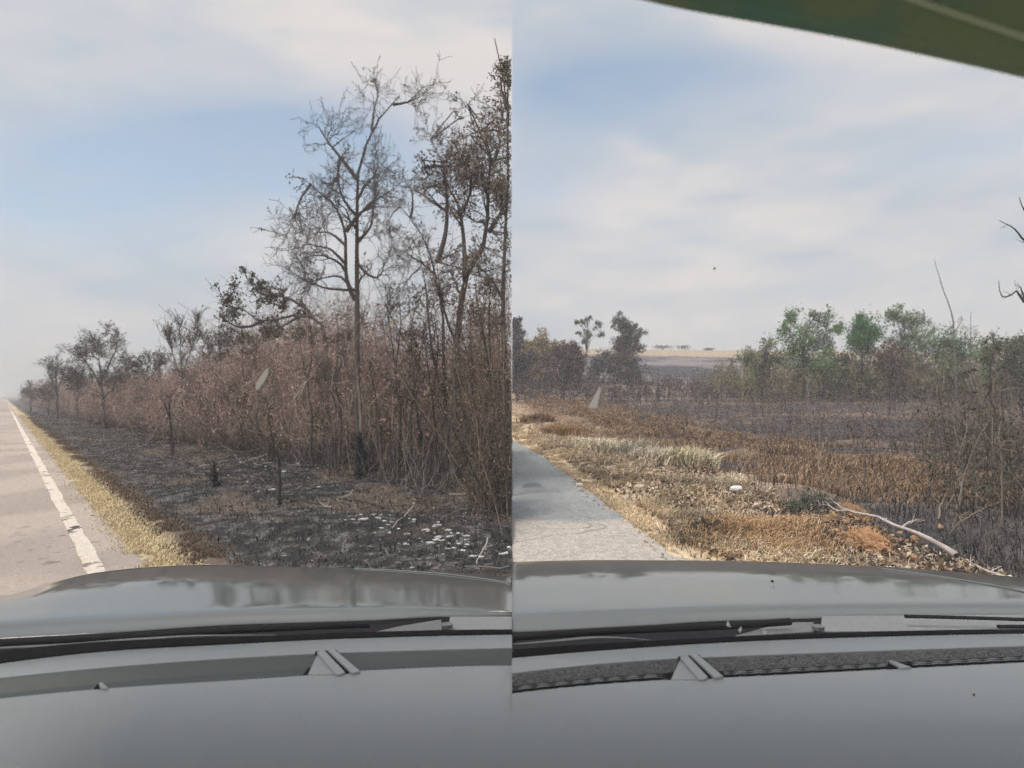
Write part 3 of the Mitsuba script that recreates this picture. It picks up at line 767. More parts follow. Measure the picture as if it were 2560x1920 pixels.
leaves(m, C, 0.04, np.where(kk < 0.45, [0.20, 0.145, 0.115], np.where(kk < 0.75, [0.14, 0.13, 0.085], [0.07, 0.06, 0.052])) * (0.4 + 1.2 * meshkit.fbm(C * 2.2, 3, 41)[:, None]), rr, 0.8, 0.4)
m.add('near_bush__leaves', -1)
Q, S = sprout(P, np.full((n, 6), 0.005), 9, np.repeat(0.3 * hh, 9), rr, 0.95, 0.0, 4, 0.1, 0.6)
m = MB()
tubes(m, Q, S, np.where(rr.random((len(Q), 1)) < 0.5, [0.19, 0.145, 0.12], [0.09, 0.078, 0.07]), 3)
m.add('near_bush__twigs', -1)
tag('near_bush', 'tall brown bush of upright dry stems at the near end of the verge', 'bush')

# ------------------------------------------------------------------ right place: slope
def on_right(x, y, dz=0.0):
    return np.stack([x, y, zright(x, y) + dz], -1)


STRAW, PALE, ORANGE = [0.72, 0.58, 0.39], [0.76, 0.68, 0.53], [0.52, 0.34, 0.19]


def dark_spot(x, y):
    return ((x - 1.98) / 0.36) ** 2 + ((y - 6.75) / 0.55) ** 2 > 1


r = np.random.default_rng(51)
m = MB()
n = 80000
y = 4 + r.uniform(0, 1, n) ** 1.5 * 30
e = np.abs(r.normal(0, 0.62, n)) - 0.03
x = xedge(y) + e + 0.05
keep = (x > 0.0) & (dark_spot(x, y) | (r.random(n) < 0.06)) & (e < np.where(y < 9, 1.9, 3)) & (meshkit.fbm(np.stack([x * 2.6, y * 1.5, 0 * y], -1), 3, 4) > 0.43)
B = on_right(x, y)[keep]
kk = r.random((len(B), 1))
pat = 0.25 + 1.3 * meshkit.fbm(np.stack([B[:, 0] * 2.1, B[:, 1] * 1.1, 0 * B[:, 1]], -1), 3, 64)[:, None]
blades(m, B, 0.04 + 0.045 * (np.abs(e[keep]) > 0.3), pat * np.where(kk < 0.55, STRAW, np.where(kk < 0.75, [0.52, 0.38, 0.23], np.where(kk < 0.93, PALE, [0.22, 0.20, 0.10]))), r, 1.25, 0.004)
m.add('dry_grass', 1, label='orange yellow dry grass along the ragged edge of the grey road', kind='stuff')

m = MB()                                                  # mixed litter between the grass and the slope
n = 60000
y = 4.5 + r.uniform(0, 1, n) ** 1.5 * 24
e = 0.5 + r.uniform(0, 1, n) * np.interp(y, [9, 16], [1.35, 2.7])
x = xedge(y) + e
p = meshkit.fbm(np.stack([x * 1.3, y * 0.8, 0 * y], -1), 3, 14)
ok = (dark_spot(x, y) | (r.random(n) < 0.08)) & (meshkit.fbm(np.stack([x * 3.1, y * 2.0, 0 * y], -1), 3, 44) > 0.49)
x, y, p = x[ok], y[ok], p[ok]
n = len(x)
B = on_right(x, y)
kk = r.random((n, 1)) + (p[:, None] - 0.5) * 1.5
pat = 0.25 + 1.3 * meshkit.fbm(np.stack([x * 2.3, y * 1.2, 0 * y], -1), 3, 65)[:, None]
col = pat * np.where(kk < 0.30, [0.12, 0.095, 0.085], np.where(kk < 0.55, [0.34, 0.24, 0.16], np.where(kk < 0.85, [0.55, 0.40, 0.25], PALE)))
blades(m, B, 0.035 + 0.13 * np.clip(p - 0.42, 0, 1) * 3, col, r, 1.3, 0.0045)
n = 9000
y = 4.8 + r.uniform(0, 1, n) ** 1.5 * 16
x = xedge(y) + 0.3 + r.uniform(0, 1, n) * np.interp(y, [9, 16], [1.7, 2.7])
kk = r.random((n, 1))
leaves(m, on_right(x, y, 0.03), 0.06, np.where(kk < 0.42, [0.30, 0.21, 0.15], np.where(kk < 0.72, [0.10, 0.08, 0.07], [0.66, 0.56, 0.45])), r, 0.0, 0.6)
m.add('grass_litter', 1, label='matted straw and dead leaves below the brown grass slope', kind='stuff')

m = MB()                                                  # tall brown grass on the slope
n = 120000
y = 8.0 + r.uniform(0, 1, n) ** 1.35 * 40
e = 5.0 + r.normal(0, 0.95, n)
x = xedge(y) + e
p = meshkit.fbm(np.stack([x * 0.8, y * 0.5, 0 * y], -1), 3, 24)
keep = (p > 0.34 + 0.25 * r.random(n))
B = on_right(x, y)[keep]
kk = r.random((len(B), 1))
blades(m, B, 0.38 * np.clip(p[keep] - 0.12, 0.1, 1), np.where(kk < 0.5, [0.34, 0.235, 0.165], np.where(kk < 0.8, [0.46, 0.32, 0.205], [0.16, 0.125, 0.10])), r, 0.6, 0.0035 + 0.0003 * B[:, 1])
m.add('brown_grass', 1, label='tall brown orange grass in a band across the slope', kind='stuff')

for j, (px, py, w, hgt, c, lab) in enumerate([(692, 462, 0.30, 0.34, [0.66, 0.60, 0.42], 'pale yellow upright tuft at the right end of the row of bleached grass'), (672, 458, 0.55, 0.26, PALE, 'wide bleached tuft next to the upright yellow tuft'), (648, 456, 0.5, 0.26, [0.62, 0.56, 0.45], 'bleached grey white tuft in the middle of the pale row'),
                                              (622, 450, 0.5, 0.30, [0.50, 0.46, 0.36], 'greyish tuft third from the left of the pale row'), (600, 443, 0.5, 0.25, PALE, 'second pale tuft from the left along the dark soil'), (580, 440, 0.4, 0.22, PALE, 'leftmost pale tuft of the row nearest the grey road'), (538, 424, 0.5, 0.35, [0.30, 0.19, 0.12], 'reddish brown tuft above the far end of the grey road'), (560, 430, 0.6, 0.3, [0.40, 0.26, 0.15], 'orange brown tuft left of the pale row')]):
    m = MB()
    dep = EYE / fall(py + 8)
    c0 = up(px, py, dep)
    n = 1500
    x, y = c0[0] + r.normal(0, w * 0.62, n), c0[1] + r.normal(0, w * 0.75, n)
    ok = meshkit.fbm(np.stack([x * 3.5, y * 2.5, 0 * y], -1), 3, 50 + j) > 0.46
    x, y = x[ok], y[ok]
    blades(m, on_right(x, y), hgt * 0.72 * (1 + 0.02 * dep), V3(c) * r.choice([0.6, 0.9, 1.0, 1.15], (len(x), 1)), r, 0.8, 0.0045 + 0.0003 * dep)
    m.add(numbered('grass_tuft'), 1, label=lab, cat='grass tuft', group='pale grass tufts along the slope')

m = MB()                                                  # burnt stubble and dead stems of the near right ground
n = 60000
y = 5.0 + r.uniform(0, 1, n) ** 1.5 * 26
x = xedge(y) + 1.8 + r.uniform(0, 1, n) ** 0.8 * (3 + y * 0.55)
B = on_right(x, y)
kk = r.random((n, 1))
blades(m, B, 0.035 + 0.25 * r.random(n) ** 4, np.where(kk < 0.72, [0.034, 0.032, 0.034], np.where(kk < 0.93, [0.10, 0.08, 0.07], [0.22, 0.19, 0.165])), r, 0.7, 0.0035)
n = 420
y = 5.5 + r.uniform(0, 1, n) * 16
x = xedge(y) + 2.5 + r.uniform(0, 1, n) * (2.5 + y * 0.4)
h = 0.2 + 1.4 * r.random(n) ** 2.5
k = np.linspace(0, 1, 5)[None, :, None]
P = on_right(x, y)[:, None] + k * np.c_[r.normal(0, 0.3, (n, 2)) * h[:, None], h][:, None] + r.normal(0, 0.02, (n, 5, 3))
kk = r.random((n, 1))
tubes(m, P, np.full((n, 5), 0.0045) * np.linspace(1.2, 0.5, 5), np.where(kk < 0.5, [0.07, 0.06, 0.056], np.where(kk < 0.85, [0.16, 0.125, 0.10], [0.30, 0.26, 0.22])), 3)
m.add('burnt_stems', 1, label='burnt stubble and thin dead stems on the dark ground at the right', kind='stuff')


def scrub(n_stem, n_leaf, xr, yr, hr, cols, rr, rad, leaf):
    m = MB()
    x, y = rr.uniform(*xr, n_stem), rr.uniform(*yr, n_stem)
    keep = (x > 0.2) & (x < y * 0.75) & (x > xedge(y) + 5 - 0.06 * y)
    x, y = x[keep], y[keep]
    n = len(x)
    h = (rr.uniform(*hr, n) + (rr.random(n) < 0.05) * rr.uniform(0.3, 1.3, n)) * (0.45 + 1.1 * meshkit.fbm(np.stack([x * 0.22, y * 0.15, 0 * y], -1), 3, 31))
    k = np.linspace(0, 1, 5)[None, :, None]
    P = on_right(x, y)[:, None] + k * np.c_[rr.normal(0, 0.14, (n, 2)) * h[:, None], h][:, None] + rr.normal(0, 0.03, (n, 5, 3)) * h[:, None, None]
    col = V3(cols)[rr.integers(0, len(cols), n)] * rr.uniform(0.7, 1.3, (n, 1))
    R = np.full((n, 5), rad) * np.linspace(1.2, 0.5, 5)
    tubes(m, P, R, col, 3)
    Q, S = sprout(P, R, 3, 0.35 * h.mean(), rr, 0.7, 0.2, 4, 0.2, 0.7)
    tubes(m, Q, S, np.repeat(col, 3, 0), 3)
    i = rr.integers(0, len(Q), n_leaf)
    C = Q[i, rr.integers(1, 4, n_leaf)] + rr.normal(0, 0.1, (n_leaf, 3))
    leaves(m, C, leaf, V3(cols)[rr.integers(0, len(cols), n_leaf)], rr, 0.3, 0.5)
    return m


scrub(3600, 18000, (4, 34), (17, 44), (0.10, 0.42), [[0.203, 0.149, 0.128], [0.088, 0.076, 0.078], [0.270, 0.196, 0.155], [0.121, 0.108, 0.108]], np.random.default_rng(61), 0.009, 0.075).add('burnt_scrub', 1, label='low dark scrub of burnt stems behind the brown grass', kind='stuff')
scrub(2200, 15000, (0, 46), (40, 76), (0.3, 1.0), [[0.106, 0.081, 0.081], [0.057, 0.049, 0.053], [0.154, 0.109, 0.093], [0.122, 0.106, 0.097]], np.random.default_rng(62), 0.022, 0.17).add('far_scrub', 1, label='purple grey burnt scrub below the hill', kind='stuff')
scrub(1500, 42000, (15, 46), (44, 58), (0.8, 2.6), [[0.216, 0.216, 0.128], [0.284, 0.209, 0.149], [0.176, 0.203, 0.115], [0.324, 0.270, 0.189]], np.random.default_rng(63), 0.022, 0.17).add('green_scrub', 1, label='brown green undergrowth between the trunks of the green trees', kind='stuff')


def z5(x, y):
    return (760 + x / 5.318, 280 + y / 5.318)


GRN, OLIVE, DGRN, GREY = [0.175, 0.265, 0.12], [0.235, 0.27, 0.15], [0.10, 0.205, 0.085], [0.215, 0.255, 0.19]
D = 46


def gtree(name, base, tip, clumps, leaf, lab, seed, dep=D, rr=0.11, cat='tree', size=0.15, bark=V3([0.12, 0.10, 0.09]), tw=(4, 3, 2)):
    bz = float(zright(V3([(base - 512) / FPX * dep]), V3([dep]))[0])
    by = HY - (bz - EYE) / dep * FPX + 1
    limbs = [[(base, by), ((base * 2 + tip[0]) / 3, (by * 2 + tip[1]) / 3), tip]]
    clumps = [(c[0], c[1], c[2] * 1.08, int(c[3] * 1.7), *c[4:]) for c in clumps]
    for c in clumps[:7]:
        limbs.append([((base + tip[0]) / 2, (by + tip[1]) / 2), ((tip[0] + c[0]) / 2, (tip[1] * 0.4 + c[1] * 0.6 + 4)), (c[0], c[1])])
    return tree(name, limbs, dep, rr, lab, cat, side=1, twigs=tw, tl=(0.8, 0.5, 0.3), leaf=leaf, clumps=clumps, seed=seed, wob=1.6, leaf_size=size, min_r=0.012, bark=bark)


m = MB()                                                  # twiggy brush at the right edge
rr = np.random.default_rng(66)
n = 230
y = 6.8 + rr.uniform(0, 1, n) ** 1.4 * 17
x = y * ((rr.uniform(0, 1, n) ** 0.7 * 130 + 915) - 512) / FPX
h = (0.3 + 1.5 * rr.random(n) ** 1.6) * np.interp(x / y * FPX + 512, [915, 990], [0.5, 1.0])
k = np.linspace(0, 1, 6)[None, :, None]
P = on_right(x, y)[:, None] + k * np.c_[rr.normal(0, 0.22, (n, 2)) * h[:, None], h][:, None] + rr.normal(0, 0.025, (n, 6, 3))
kk = rr.random((n, 1))
col = np.where(kk < 0.6, [0.065, 0.058, 0.056], np.where(kk < 0.9, [0.125, 0.105, 0.095], [0.25, 0.22, 0.20]))
Rd = np.full((n, 6), 0.0055) * np.linspace(1.3, 0.5, 6)
tubes(m, P, Rd, col, 3)
Q, S = sprout(P, Rd, 7, np.repeat(0.38 * h, 7), rr, 0.9, 0.1, 4, 0.15, 0.6)
tubes(m, Q, np.maximum(S, 0.003), np.repeat(col, 7, 0), 3)
C = Q[rr.integers(0, len(Q), 4000), rr.integers(1, 4, 4000)] + rr.normal(0, 0.05, (4000, 3))
kk = rr.random((4000, 1))
leaves(m, C, 0.055, np.where(kk < 0.5, [0.13, 0.105, 0.085], np.where(kk < 0.8, [0.11, 0.115, 0.075], [0.06, 0.053, 0.05])), rr)
m.add('twiggy_brush', 1, label='dark twiggy brush filling the right edge behind the fallen branch', kind='stuff')

gtree('green_tree', 804, (803, 330), [(792, 317, 8, 130), (784, 329, 7, 90), (816, 316, 8, 90, GREY), (831, 322, 9, 110), (839, 329, 7, 90), (801, 340, 14, 260), (818, 342, 12, 240, GREY), (803, 360, 14, 280), (790, 350, 10, 130), (822, 360, 11, 140)], GRN, 'grey green tree with an open spreading top at the left of the green trees', 101)
gtree('green_tree', 762, (764, 350), [(768, 344, 9, 110), (779, 358, 11, 150), (764, 360, 10, 150), (752, 356, 8, 90), (745, 362, 7, 70), (760, 372, 11, 150)], OLIVE, 'low olive green tree at the left end of the green trees', 102)
gtree('green_tree', 862, (861, 328), [(861.5, 333, 13, 560), (860, 322, 6, 150), (871, 336, 9, 300), (858, 343, 10, 320), (866, 345, 8, 200)], DGRN, 'compact dark green tree, darkest of the green trees', 103)
gtree('green_tree', 905, (902, 325), [(894, 315, 8, 170), (907, 320, 8, 160), (920, 322, 9, 120, GREY), (916, 336, 10, 150), (930, 337, 8, 90), (899, 346, 10, 140), (910, 356, 12, 200, OLIVE), (892, 340, 7, 90, GREY), (925, 350, 10, 140)], GRN, 'tall green tree right of the dark green one', 104)
gtree('green_tree', 952, (950, 340), [(944, 343, 10, 240), (959, 350, 12, 320), (967, 386, 9, 180, GRN), (948, 362, 11, 220, OLIVE), (938, 352, 8, 120), (970, 356, 8, 100, GREY)], DGRN, 'dark green tree below the bare leaning pole', 105)
gtree('green_tree', 838, (836, 360), [(832, 365, 11, 200), (845, 362, 10, 160, [0.16, 0.125, 0.085]), (838, 378, 12, 200, [0.13, 0.11, 0.075]), (828, 350, 7, 80)], OLIVE, 'short olive tree between the open topped tree and the dark green one', 106)
gtree('green_tree', 1012, (1010, 342), [(1012, 345, 9, 260), (985, 352, 10, 240, [0.18, 0.27, 0.13]), (990, 368, 10, 200, [0.20, 0.27, 0.14]), (1020, 352, 10, 260), (1008, 362, 10, 220), (1024, 372, 12, 260), (1002, 375, 9, 180), (1015, 388, 12, 260)], [0.11, 0.115, 0.07], 'olive brown tree at the right edge behind the pale trunk', 107, dep=40)
gtree('brown_tree', 895, (893, 356), [(890, 356, 10, 180), (902, 362, 9, 150), (888, 370, 11, 200), (880, 358, 8, 110), (900, 380, 11, 160)], [0.165, 0.12, 0.085], 'reddish brown tree among the green trees', 108, dep=43)
# bare poles
tree('bare_pole', [[(957, 398), (955, 360), (953.5, 326), (949, 305), (941, 283), (934, 259)], [(953.5, 326), (947, 331), (942, 338)], [(954, 332), (960, 324), (962, 318)]], 44, 0.085, 'thin bare pole leaning left high above the green trees', 'tree', side=1, twigs=(3, 3, 0), tl=(0.6, 0.4, 0.2), seed=110, bark=V3([0.17, 0.15, 0.14]), min_r=0.012)
tree('bare_pole', [[(972, 398), (971, 360), (970.5, 312)], [(971, 345), (977, 332)], [(971, 350), (964, 338)]], 44, 0.06, 'short upright bare pole right of the leaning pole', 'tree', side=1, twigs=(4, 3, 0), tl=(0.6, 0.4, 0.2), seed=111, bark=V3([0.17, 0.15, 0.14]), min_r=0.012)
tree('pale_pole', [[(994, 470), (993.5, 430), (993, 395), (992.5, 365), (993, 335)], [(993, 362), (1000, 356), (1006, 346)], [(993, 370), (986, 362)]], 14.2, 0.085, 'thick pale trunk standing before the trees at the right edge', 'tree', side=1, twigs=(5, 4, 3), tl=(0.35, 0.22, 0.15), seed=112, bark=V3([0.20, 0.18, 0.165]), leaf=[0.12, 0.12, 0.08], leaf_on=300)
for j, (px, a, b, dep, lab) in enumerate([(803, 398, 488, 10.4, 'thin dead sapling standing before the brown grass, leftmost of the row'), (863.5, 402, 507, 8.6, 'thin dead sapling rising behind the fallen pale branch'), (922, 410, 470, 12.8, 'short dead sapling at the far side of the dark ground'), (1001, 440, 545, 6.5, 'thin grey sapling nearest the camera at the right edge')]):
    tree('dead_sapling', [[(px, b), (px + 1, (a + b) / 2), (px - 0.5, a)]], dep, 0.013, lab, 'sapling', side=1, twigs=(5, 3, 0), tl=(0.3, 0.18, 0.1), seed=120 + j, bark=V3([0.21, 0.17, 0.145]))
tree('side_tree', [[(1075, 500), (1070, 400), (1062, 320), (1058, 260), (1064, 180)], [(1060, 318), (1040, 308), (1024, 302), (1016, 291), (1010, 296), (1003, 297), (999, 281)], [(1058, 268), (1040, 250), (1024, 240), (1012, 227), (999, 221)], [(1060, 250), (1040, 225), (1024, 210), (1019, 197)], [(1024, 302), (1021, 288), (1016, 285)]],
     10, 0.06, 'bare tree mostly out of sight with curled branches at the right edge', 'tree', side=1, twigs=(2, 2, 0), tl=(0.22, 0.1, 0.1), seed=125, bark=V3([0.10, 0.092, 0.09]), wob=0.1)

# far left of the right half
gtree('burnt_shrub', 514, (515, 335), [(516, 330, 7, 240), (514, 345, 9, 320), (517, 358, 9, 280), (513, 322, 4, 60), (518, 370, 9, 380), (516, 382, 9, 380)], [0.095, 0.080, 0.082], 'dark burnt shrub at the left border of the slope', 131, dep=58, cat='shrub', size=0.24)
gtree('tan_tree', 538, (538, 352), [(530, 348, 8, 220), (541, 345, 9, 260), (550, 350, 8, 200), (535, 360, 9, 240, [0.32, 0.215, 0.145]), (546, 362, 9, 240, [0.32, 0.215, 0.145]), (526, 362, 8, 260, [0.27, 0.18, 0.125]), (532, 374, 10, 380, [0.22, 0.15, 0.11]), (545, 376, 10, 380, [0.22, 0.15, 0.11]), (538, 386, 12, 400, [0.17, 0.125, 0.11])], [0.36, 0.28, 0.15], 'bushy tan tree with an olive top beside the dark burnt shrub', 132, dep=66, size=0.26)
gtree('dark_bush', 568, (568, 355), [(561, 356, 7, 240), (570, 351, 8, 280), (578, 358, 7, 230), (566, 366, 9, 260), (576, 369, 8, 300), (562, 378, 9, 350), (574, 380, 9, 350)], [0.15, 0.10, 0.088], 'round dark red bush right of the tan tree', 133, dep=62, cat='bush', size=0.24)
gtree('sparse_tree', 586, (587, 332), [(580, 323, 4, 18), (588, 322, 5, 24), (598, 324, 5, 20), (577, 333, 4, 14), (590, 333, 7, 26), (602, 333, 4, 12), (584, 341, 5, 14)], [0.12, 0.115, 0.11], 'thin tree with a lacy open crown left of the tall dark tree', 134, dep=68, rr=0.08, size=0.26, bark=V3([0.16, 0.15, 0.14]))
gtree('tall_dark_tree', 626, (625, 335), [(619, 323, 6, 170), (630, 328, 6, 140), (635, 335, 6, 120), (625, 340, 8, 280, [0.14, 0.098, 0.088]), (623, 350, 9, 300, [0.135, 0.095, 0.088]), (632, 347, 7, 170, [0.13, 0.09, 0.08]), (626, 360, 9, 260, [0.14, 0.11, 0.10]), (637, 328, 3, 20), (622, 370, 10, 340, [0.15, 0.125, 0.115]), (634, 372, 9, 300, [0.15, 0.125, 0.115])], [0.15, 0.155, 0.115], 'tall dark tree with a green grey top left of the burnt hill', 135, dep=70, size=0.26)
gtree('mauve_bush', 603, (603, 362), [(598, 364, 8, 200), (608, 360, 8, 200), (612, 370, 8, 180), (592, 372, 8, 160)], [0.13, 0.125, 0.12], 'grey bush between the lacy tree and the tall dark tree', 136, dep=72, cat='bush', size=0.24)
HT = ['low bluish bush at the left of the hilltop beside the tall dark tree', 'wide grey tree on the straw coloured hilltop, second of four', 'wide grey tree on the straw coloured hilltop, third of four', 'lowest tiny bush at the right end of the hilltop']
for j, (px, py, w, hh) in enumerate([(645, 348, 8, 5), (663, 348.5, 17, 7), (685, 350, 15, 7.5), (709, 352, 9, 2.5)]):
    dep = 186
    m = MB()
    rr = np.random.default_rng(140 + j)
    c0 = up(px, py, dep)
    zb = float(zright(V3([c0[0]]), V3([dep]))[0])
    top = c0[2] + hh / FPX * dep * 0.5
    nl = int(rr.integers(120, 420))
    u = rr.normal(0, 0.45, (nl, 3))
    top = zb + (top - zb) * rr.uniform(0.5, 1.35)
    C = V3([c0[0] + rr.uniform(-1, 1), dep, (zb + top) / 2 + 0.3]) + u * [w / FPX * dep * 0.5, 1.0, max(top - zb, 0.8) * 0.45]
    leaves(m, C, 0.5, [0.20, 0.19, 0.18], rr)
    m.add(numbered('hilltop_tree') + '__crown', 1)
    key = 'hilltop_tree' if j == 0 else f'hilltop_tree_{j:03d}'
    m = MB()
    tubes(m, V3([[[c0[0], dep, zb - 0.2], [c0[0], dep, (zb + top) / 2 + 0.3]]]), V3([[0.15, 0.1]]), [0.1, 0.09, 0.08], 5)
    m.add(key + '__trunk', 1)
    tag(key, HT[j], 'tree', 'tiny trees along the hilltop')

# fallen pale branch, orange mound, grey green shrub, litter
tree('fallen_branch', [[ground_at(957, 556, zright, 0.13), ground_at(945, 548, zright, 0.13), ground_at(903, 528, zright, 0.13), ground_at(875, 516, zright, 0.13), ground_at(847, 510.5, zright, 0.13), ground_at(836, 503, zright, 0.13), ground_at(829, 497, zright, 0.13)], [ground_at(847, 510.5, zright, 0.13), ground_at(838, 511, zright, 0.13), ground_at(824, 500, zright, 0.13)], [ground_at(903, 528, zright, 0.13), ground_at(912, 521, zright, 0.13), ground_at(921, 519, zright, 0.13)], [ground_at(880, 518, zright, 0.13), ground_at(888, 519, zright, 0.13)]], 7.2, 0.026, 'pale bleached branch fallen across the dark ground', 'branch', side=1,
     twigs=(1, 2, 0), tl=(0.2, 0.12, 0.1), seed=151, bark=V3([0.52, 0.46, 0.44]), min_r=0.003)
tree('fallen_branch', [[ground_at(1005, 577, zright, 0.13), ground_at(990, 572, zright, 0.13), ground_at(968, 561, zright, 0.13)], [ground_at(990, 572, zright, 0.13), ground_at(1001, 566, zright, 0.13)]], 5.6, 0.014, 'short pale broken branch close to the bonnet right of the long fallen branch', 'branch', side=1, twigs=(2, 0, 0), tl=ground_at(0.15, 0.1, zright, 0.13), seed=152, bark=V3([0.50, 0.45, 0.42]))
tree('forked_branch', [[ground_at(1000, 500, zright, 0.13), ground_at(985, 508, zright, 0.13), ground_at(962, 521, zright, 0.13), ground_at(950, 533, zright, 0.13)], [ground_at(985, 508, zright, 0.13), ground_at(990, 499, zright, 0.13)], [ground_at(962, 521, zright, 0.13), ground_at(955, 512, zright, 0.13)]], 8.2, 0.013, 'brown forked branch leaning on the dark ground right of the fallen branch', 'branch', side=1, twigs=(3, 3, 0), tl=ground_at(0.3, 0.15, zright, 0.13), seed=153, bark=V3([0.25, 0.19, 0.15]))
tree('upright_branch', [[ground_at(938, 520, zright, 0.13), ground_at(941, 505, zright, 0.13), ground_at(949, 492, zright, 0.13)], [ground_at(941, 505, zright, 0.13), ground_at(931, 494, zright, 0.13)]], 8.2, 0.012, 'short upright dead branch with a fork behind the fallen branch', 'branch', side=1, twigs=(3, 2, 0), tl=ground_at(0.25, 0.15, zright, 0.13), seed=154, bark=V3([0.28, 0.22, 0.17]))
rr = np.random.default_rng(160)
o = trimesh.creation.icosphere(4, 1.0)
for key, (px, py), sc, c, lab in (('orange_mound', (870, 556), (0.10, 0.32, 0.13), [0.46, 0.27, 0.15], 'orange earth mound at the end of the dark ground by the bonnet'), ('orange_mound_001', (852, 531), (0.07, 0.36, 0.09), [0.36, 0.235, 0.145], 'smaller brown orange mound just behind the bright orange mound')):
    dep = EYE / fall(py)
    c0 = up(px, py, dep)
    w = o.vertices * (0.45 + 1.1 * meshkit.fbm(o.vertices * 2.6 + c0, 5, 3))[:, None] * sc + [c0[0], c0[1], float(zright(V3([c0[0]]), V3([c0[1]]))[0]) + sc[2] * 0.25]
    m = MB()
    m.put(w, o.faces, V3(c) * (0.65 + 0.7 * meshkit.fbm(o.vertices * 9, 3, 5))[:, None])
    P = w[rr.integers(0, len(w), 260)]
    blades(m, P, 0.05, V3(c) * 1.1, rr, 0.8, 0.0035)
    m.add(key, 1, label=lab, cat='mound')
m = MB()
c0 = up(762, 545, EYE / fall(545))
n = 6000
q = rr.normal(0, 1, (n, 2)) * [0.28, 0.36] + c0[:2]
blades(m, on_right(q[:, 0], q[:, 1]), 0.10, np.where(rr.random((n, 1)) < 0.6, ORANGE, [0.55, 0.38, 0.22]), rr, 0.7, 0.004)
m.add('orange_grass', 1, label='flattened orange grass patch before the grey green shrub', kind='stuff')
tree('grey_shrub', [[(806, 526), (808, 515), (806, 502)], [(807, 520), (797, 512), (790, 508)], [(807, 518), (818, 508), (826, 505)], [(807, 522), (820, 518)], [(807, 522), (795, 520)]], 7.5, 0.010, 'low grey green shrub at the tip of the fallen branch', 'shrub', side=1, twigs=(7, 5, 3), tl=(0.22, 0.14, 0.08), leaf=[0.135, 0.155, 0.125], leaf_on=900, seed=161, wob=0.2, leaf_size=0.035, bark=V3([0.20, 0.19, 0.16]))
tree('dark_snag', [[ground_at(703, 519, zright), ground_at(706, 523, zright), ground_at(712, 524, zright), ground_at(716, 521, zright)], [ground_at(706, 523, zright), ground_at(700, 516, zright, 0.15)]], 7.6, 0.022, 'dark broken branch lying in the straw litter', 'branch', side=1, twigs=(3, 2, 0), tl=(0.12, 0.08, 0.1), seed=162, bark=V3([0.07, 0.055, 0.05]))
m = MB()                                                  # crumbs of earth and gravel
o = trimesh.creation.icosphere(0, 1.0)
n = 620
y = 5 + rr.uniform(0, 1, n) ** 1.5 * 14
x = xedge(y) + np.abs(rr.normal(0, 0.5, n)) - 0.12
hot = rr.random(n) < 0.3
c1 = up(868, 552, EYE / fall(552))
x = np.where(hot, c1[0] + rr.normal(0, 0.16, n), x)
y = np.where(hot, c1[1] + rr.normal(0.1, 0.35, n), y)
for px_, py_, ht in zip(x, y, hot):
    q_ = 0.006 + 0.03 * rr.random() ** 3 if ht else rr.uniform(0.005, 0.018)
    w = o.vertices * rr.uniform(0.6, 1.3, (12, 1)) * q_
    zz = max(float(zright(V3([px_]), V3([py_]))[0]), 0.008)
    m.put(w + [px_, py_, zz + (0.09 if ht else 0.004)], o.faces, V3([0.38, 0.25, 0.155] if ht else [0.38, 0.32, 0.26]) * rr.uniform(0.6, 1.25))
m.add('gravel', 1, label='gravel and crumbs of orange earth beside the grey road', kind='stuff')
o = trimesh.creation.icosphere(2, 1.0)
for key, (px, py), q, c, lab in (('litter_scrap', (736, 508), 0.055, [0.82, 0.80, 0.77], 'white scrap of litter lying in the dry grass'), ('pale_stone', (640, 499), 0.05, [0.62, 0.52, 0.42], 'pale stone in the middle of the dry grass'), ('pale_stone_001', (580, 492), 0.045, [0.6, 0.52, 0.44], 'pale stone at the ragged edge of the grey road'), ('pale_stone_002', (783, 488), 0.07, [0.50, 0.36, 0.26], 'tan stone in the straw litter below the brown grass')):
    dep = EYE / fall(py)
    c0 = up(px, py, dep)
    w = o.vertices * (0.65 + 0.7 * meshkit.fbm(o.vertices * 1.7 + c0, 3, 8))[:, None] * [q * 1.3, q, q * 0.6] + [c0[0], c0[1], float(zright(V3([c0[0]]), V3([c0[1]]))[0]) + 0.1]
    m = MB()
    m.put(w, o.faces, c)
    m.add(key, 1, label=lab, cat='stone' if 'stone' in key else 'litter')
m = MB()                                                  # burnt lump by the bonnet
q = rr.normal(0, 1, (6000, 2)) * [0.20, 0.30] + up(726, 541, EYE / fall(541))[:2]
q = q[q[:, 0] > xedge(q[:, 1]) + 0.12]
kk = rr.random((len(q), 1))
blades(m, on_right(q[:, 0], q[:, 1]), 0.07, np.where(kk < 0.6, [0.055, 0.05, 0.048], np.where(kk < 0.9, [0.10, 0.10, 0.08], [0.25, 0.2, 0.15])), rr, 0.8, 0.004)
m.add('burnt_patch', 1, label='dark burnt tuft patch between the grey road and the orange grass', kind='stuff')

# ------------------------------------------------------------------ the two cars, each seen from its front seat
from scipy.interpolate import PchipInterpolator


def curve(pts, px):
    p = V3(pts, )
    p = p[np.argsort(p[:, 0])]
    f = PchipInterpolator(p[:, 0], p[:, 1])
    px = np.asarray(px, float)
    c = np.clip(px, p[0, 0], p[-1, 0])
    s0, s1 = f(p[0, 0], 1), f(p[-1, 0], 1)
    return f(c) + np.where(px < p[0, 0], (px - p[0, 0]) * s0, 0) + np.where(px > p[-1, 0], (px - p[-1, 0]) * s1, 0)


def line3(pts, drop, px, dd=0.0):
    """The points of a body line: a curve at a height below the eye."""
    py = curve(pts, px)
    dep = drop / fall(py) + dd
    return np.stack([across(px, py) * dep, dep, np.full_like(dep, EYE - drop)], -1)


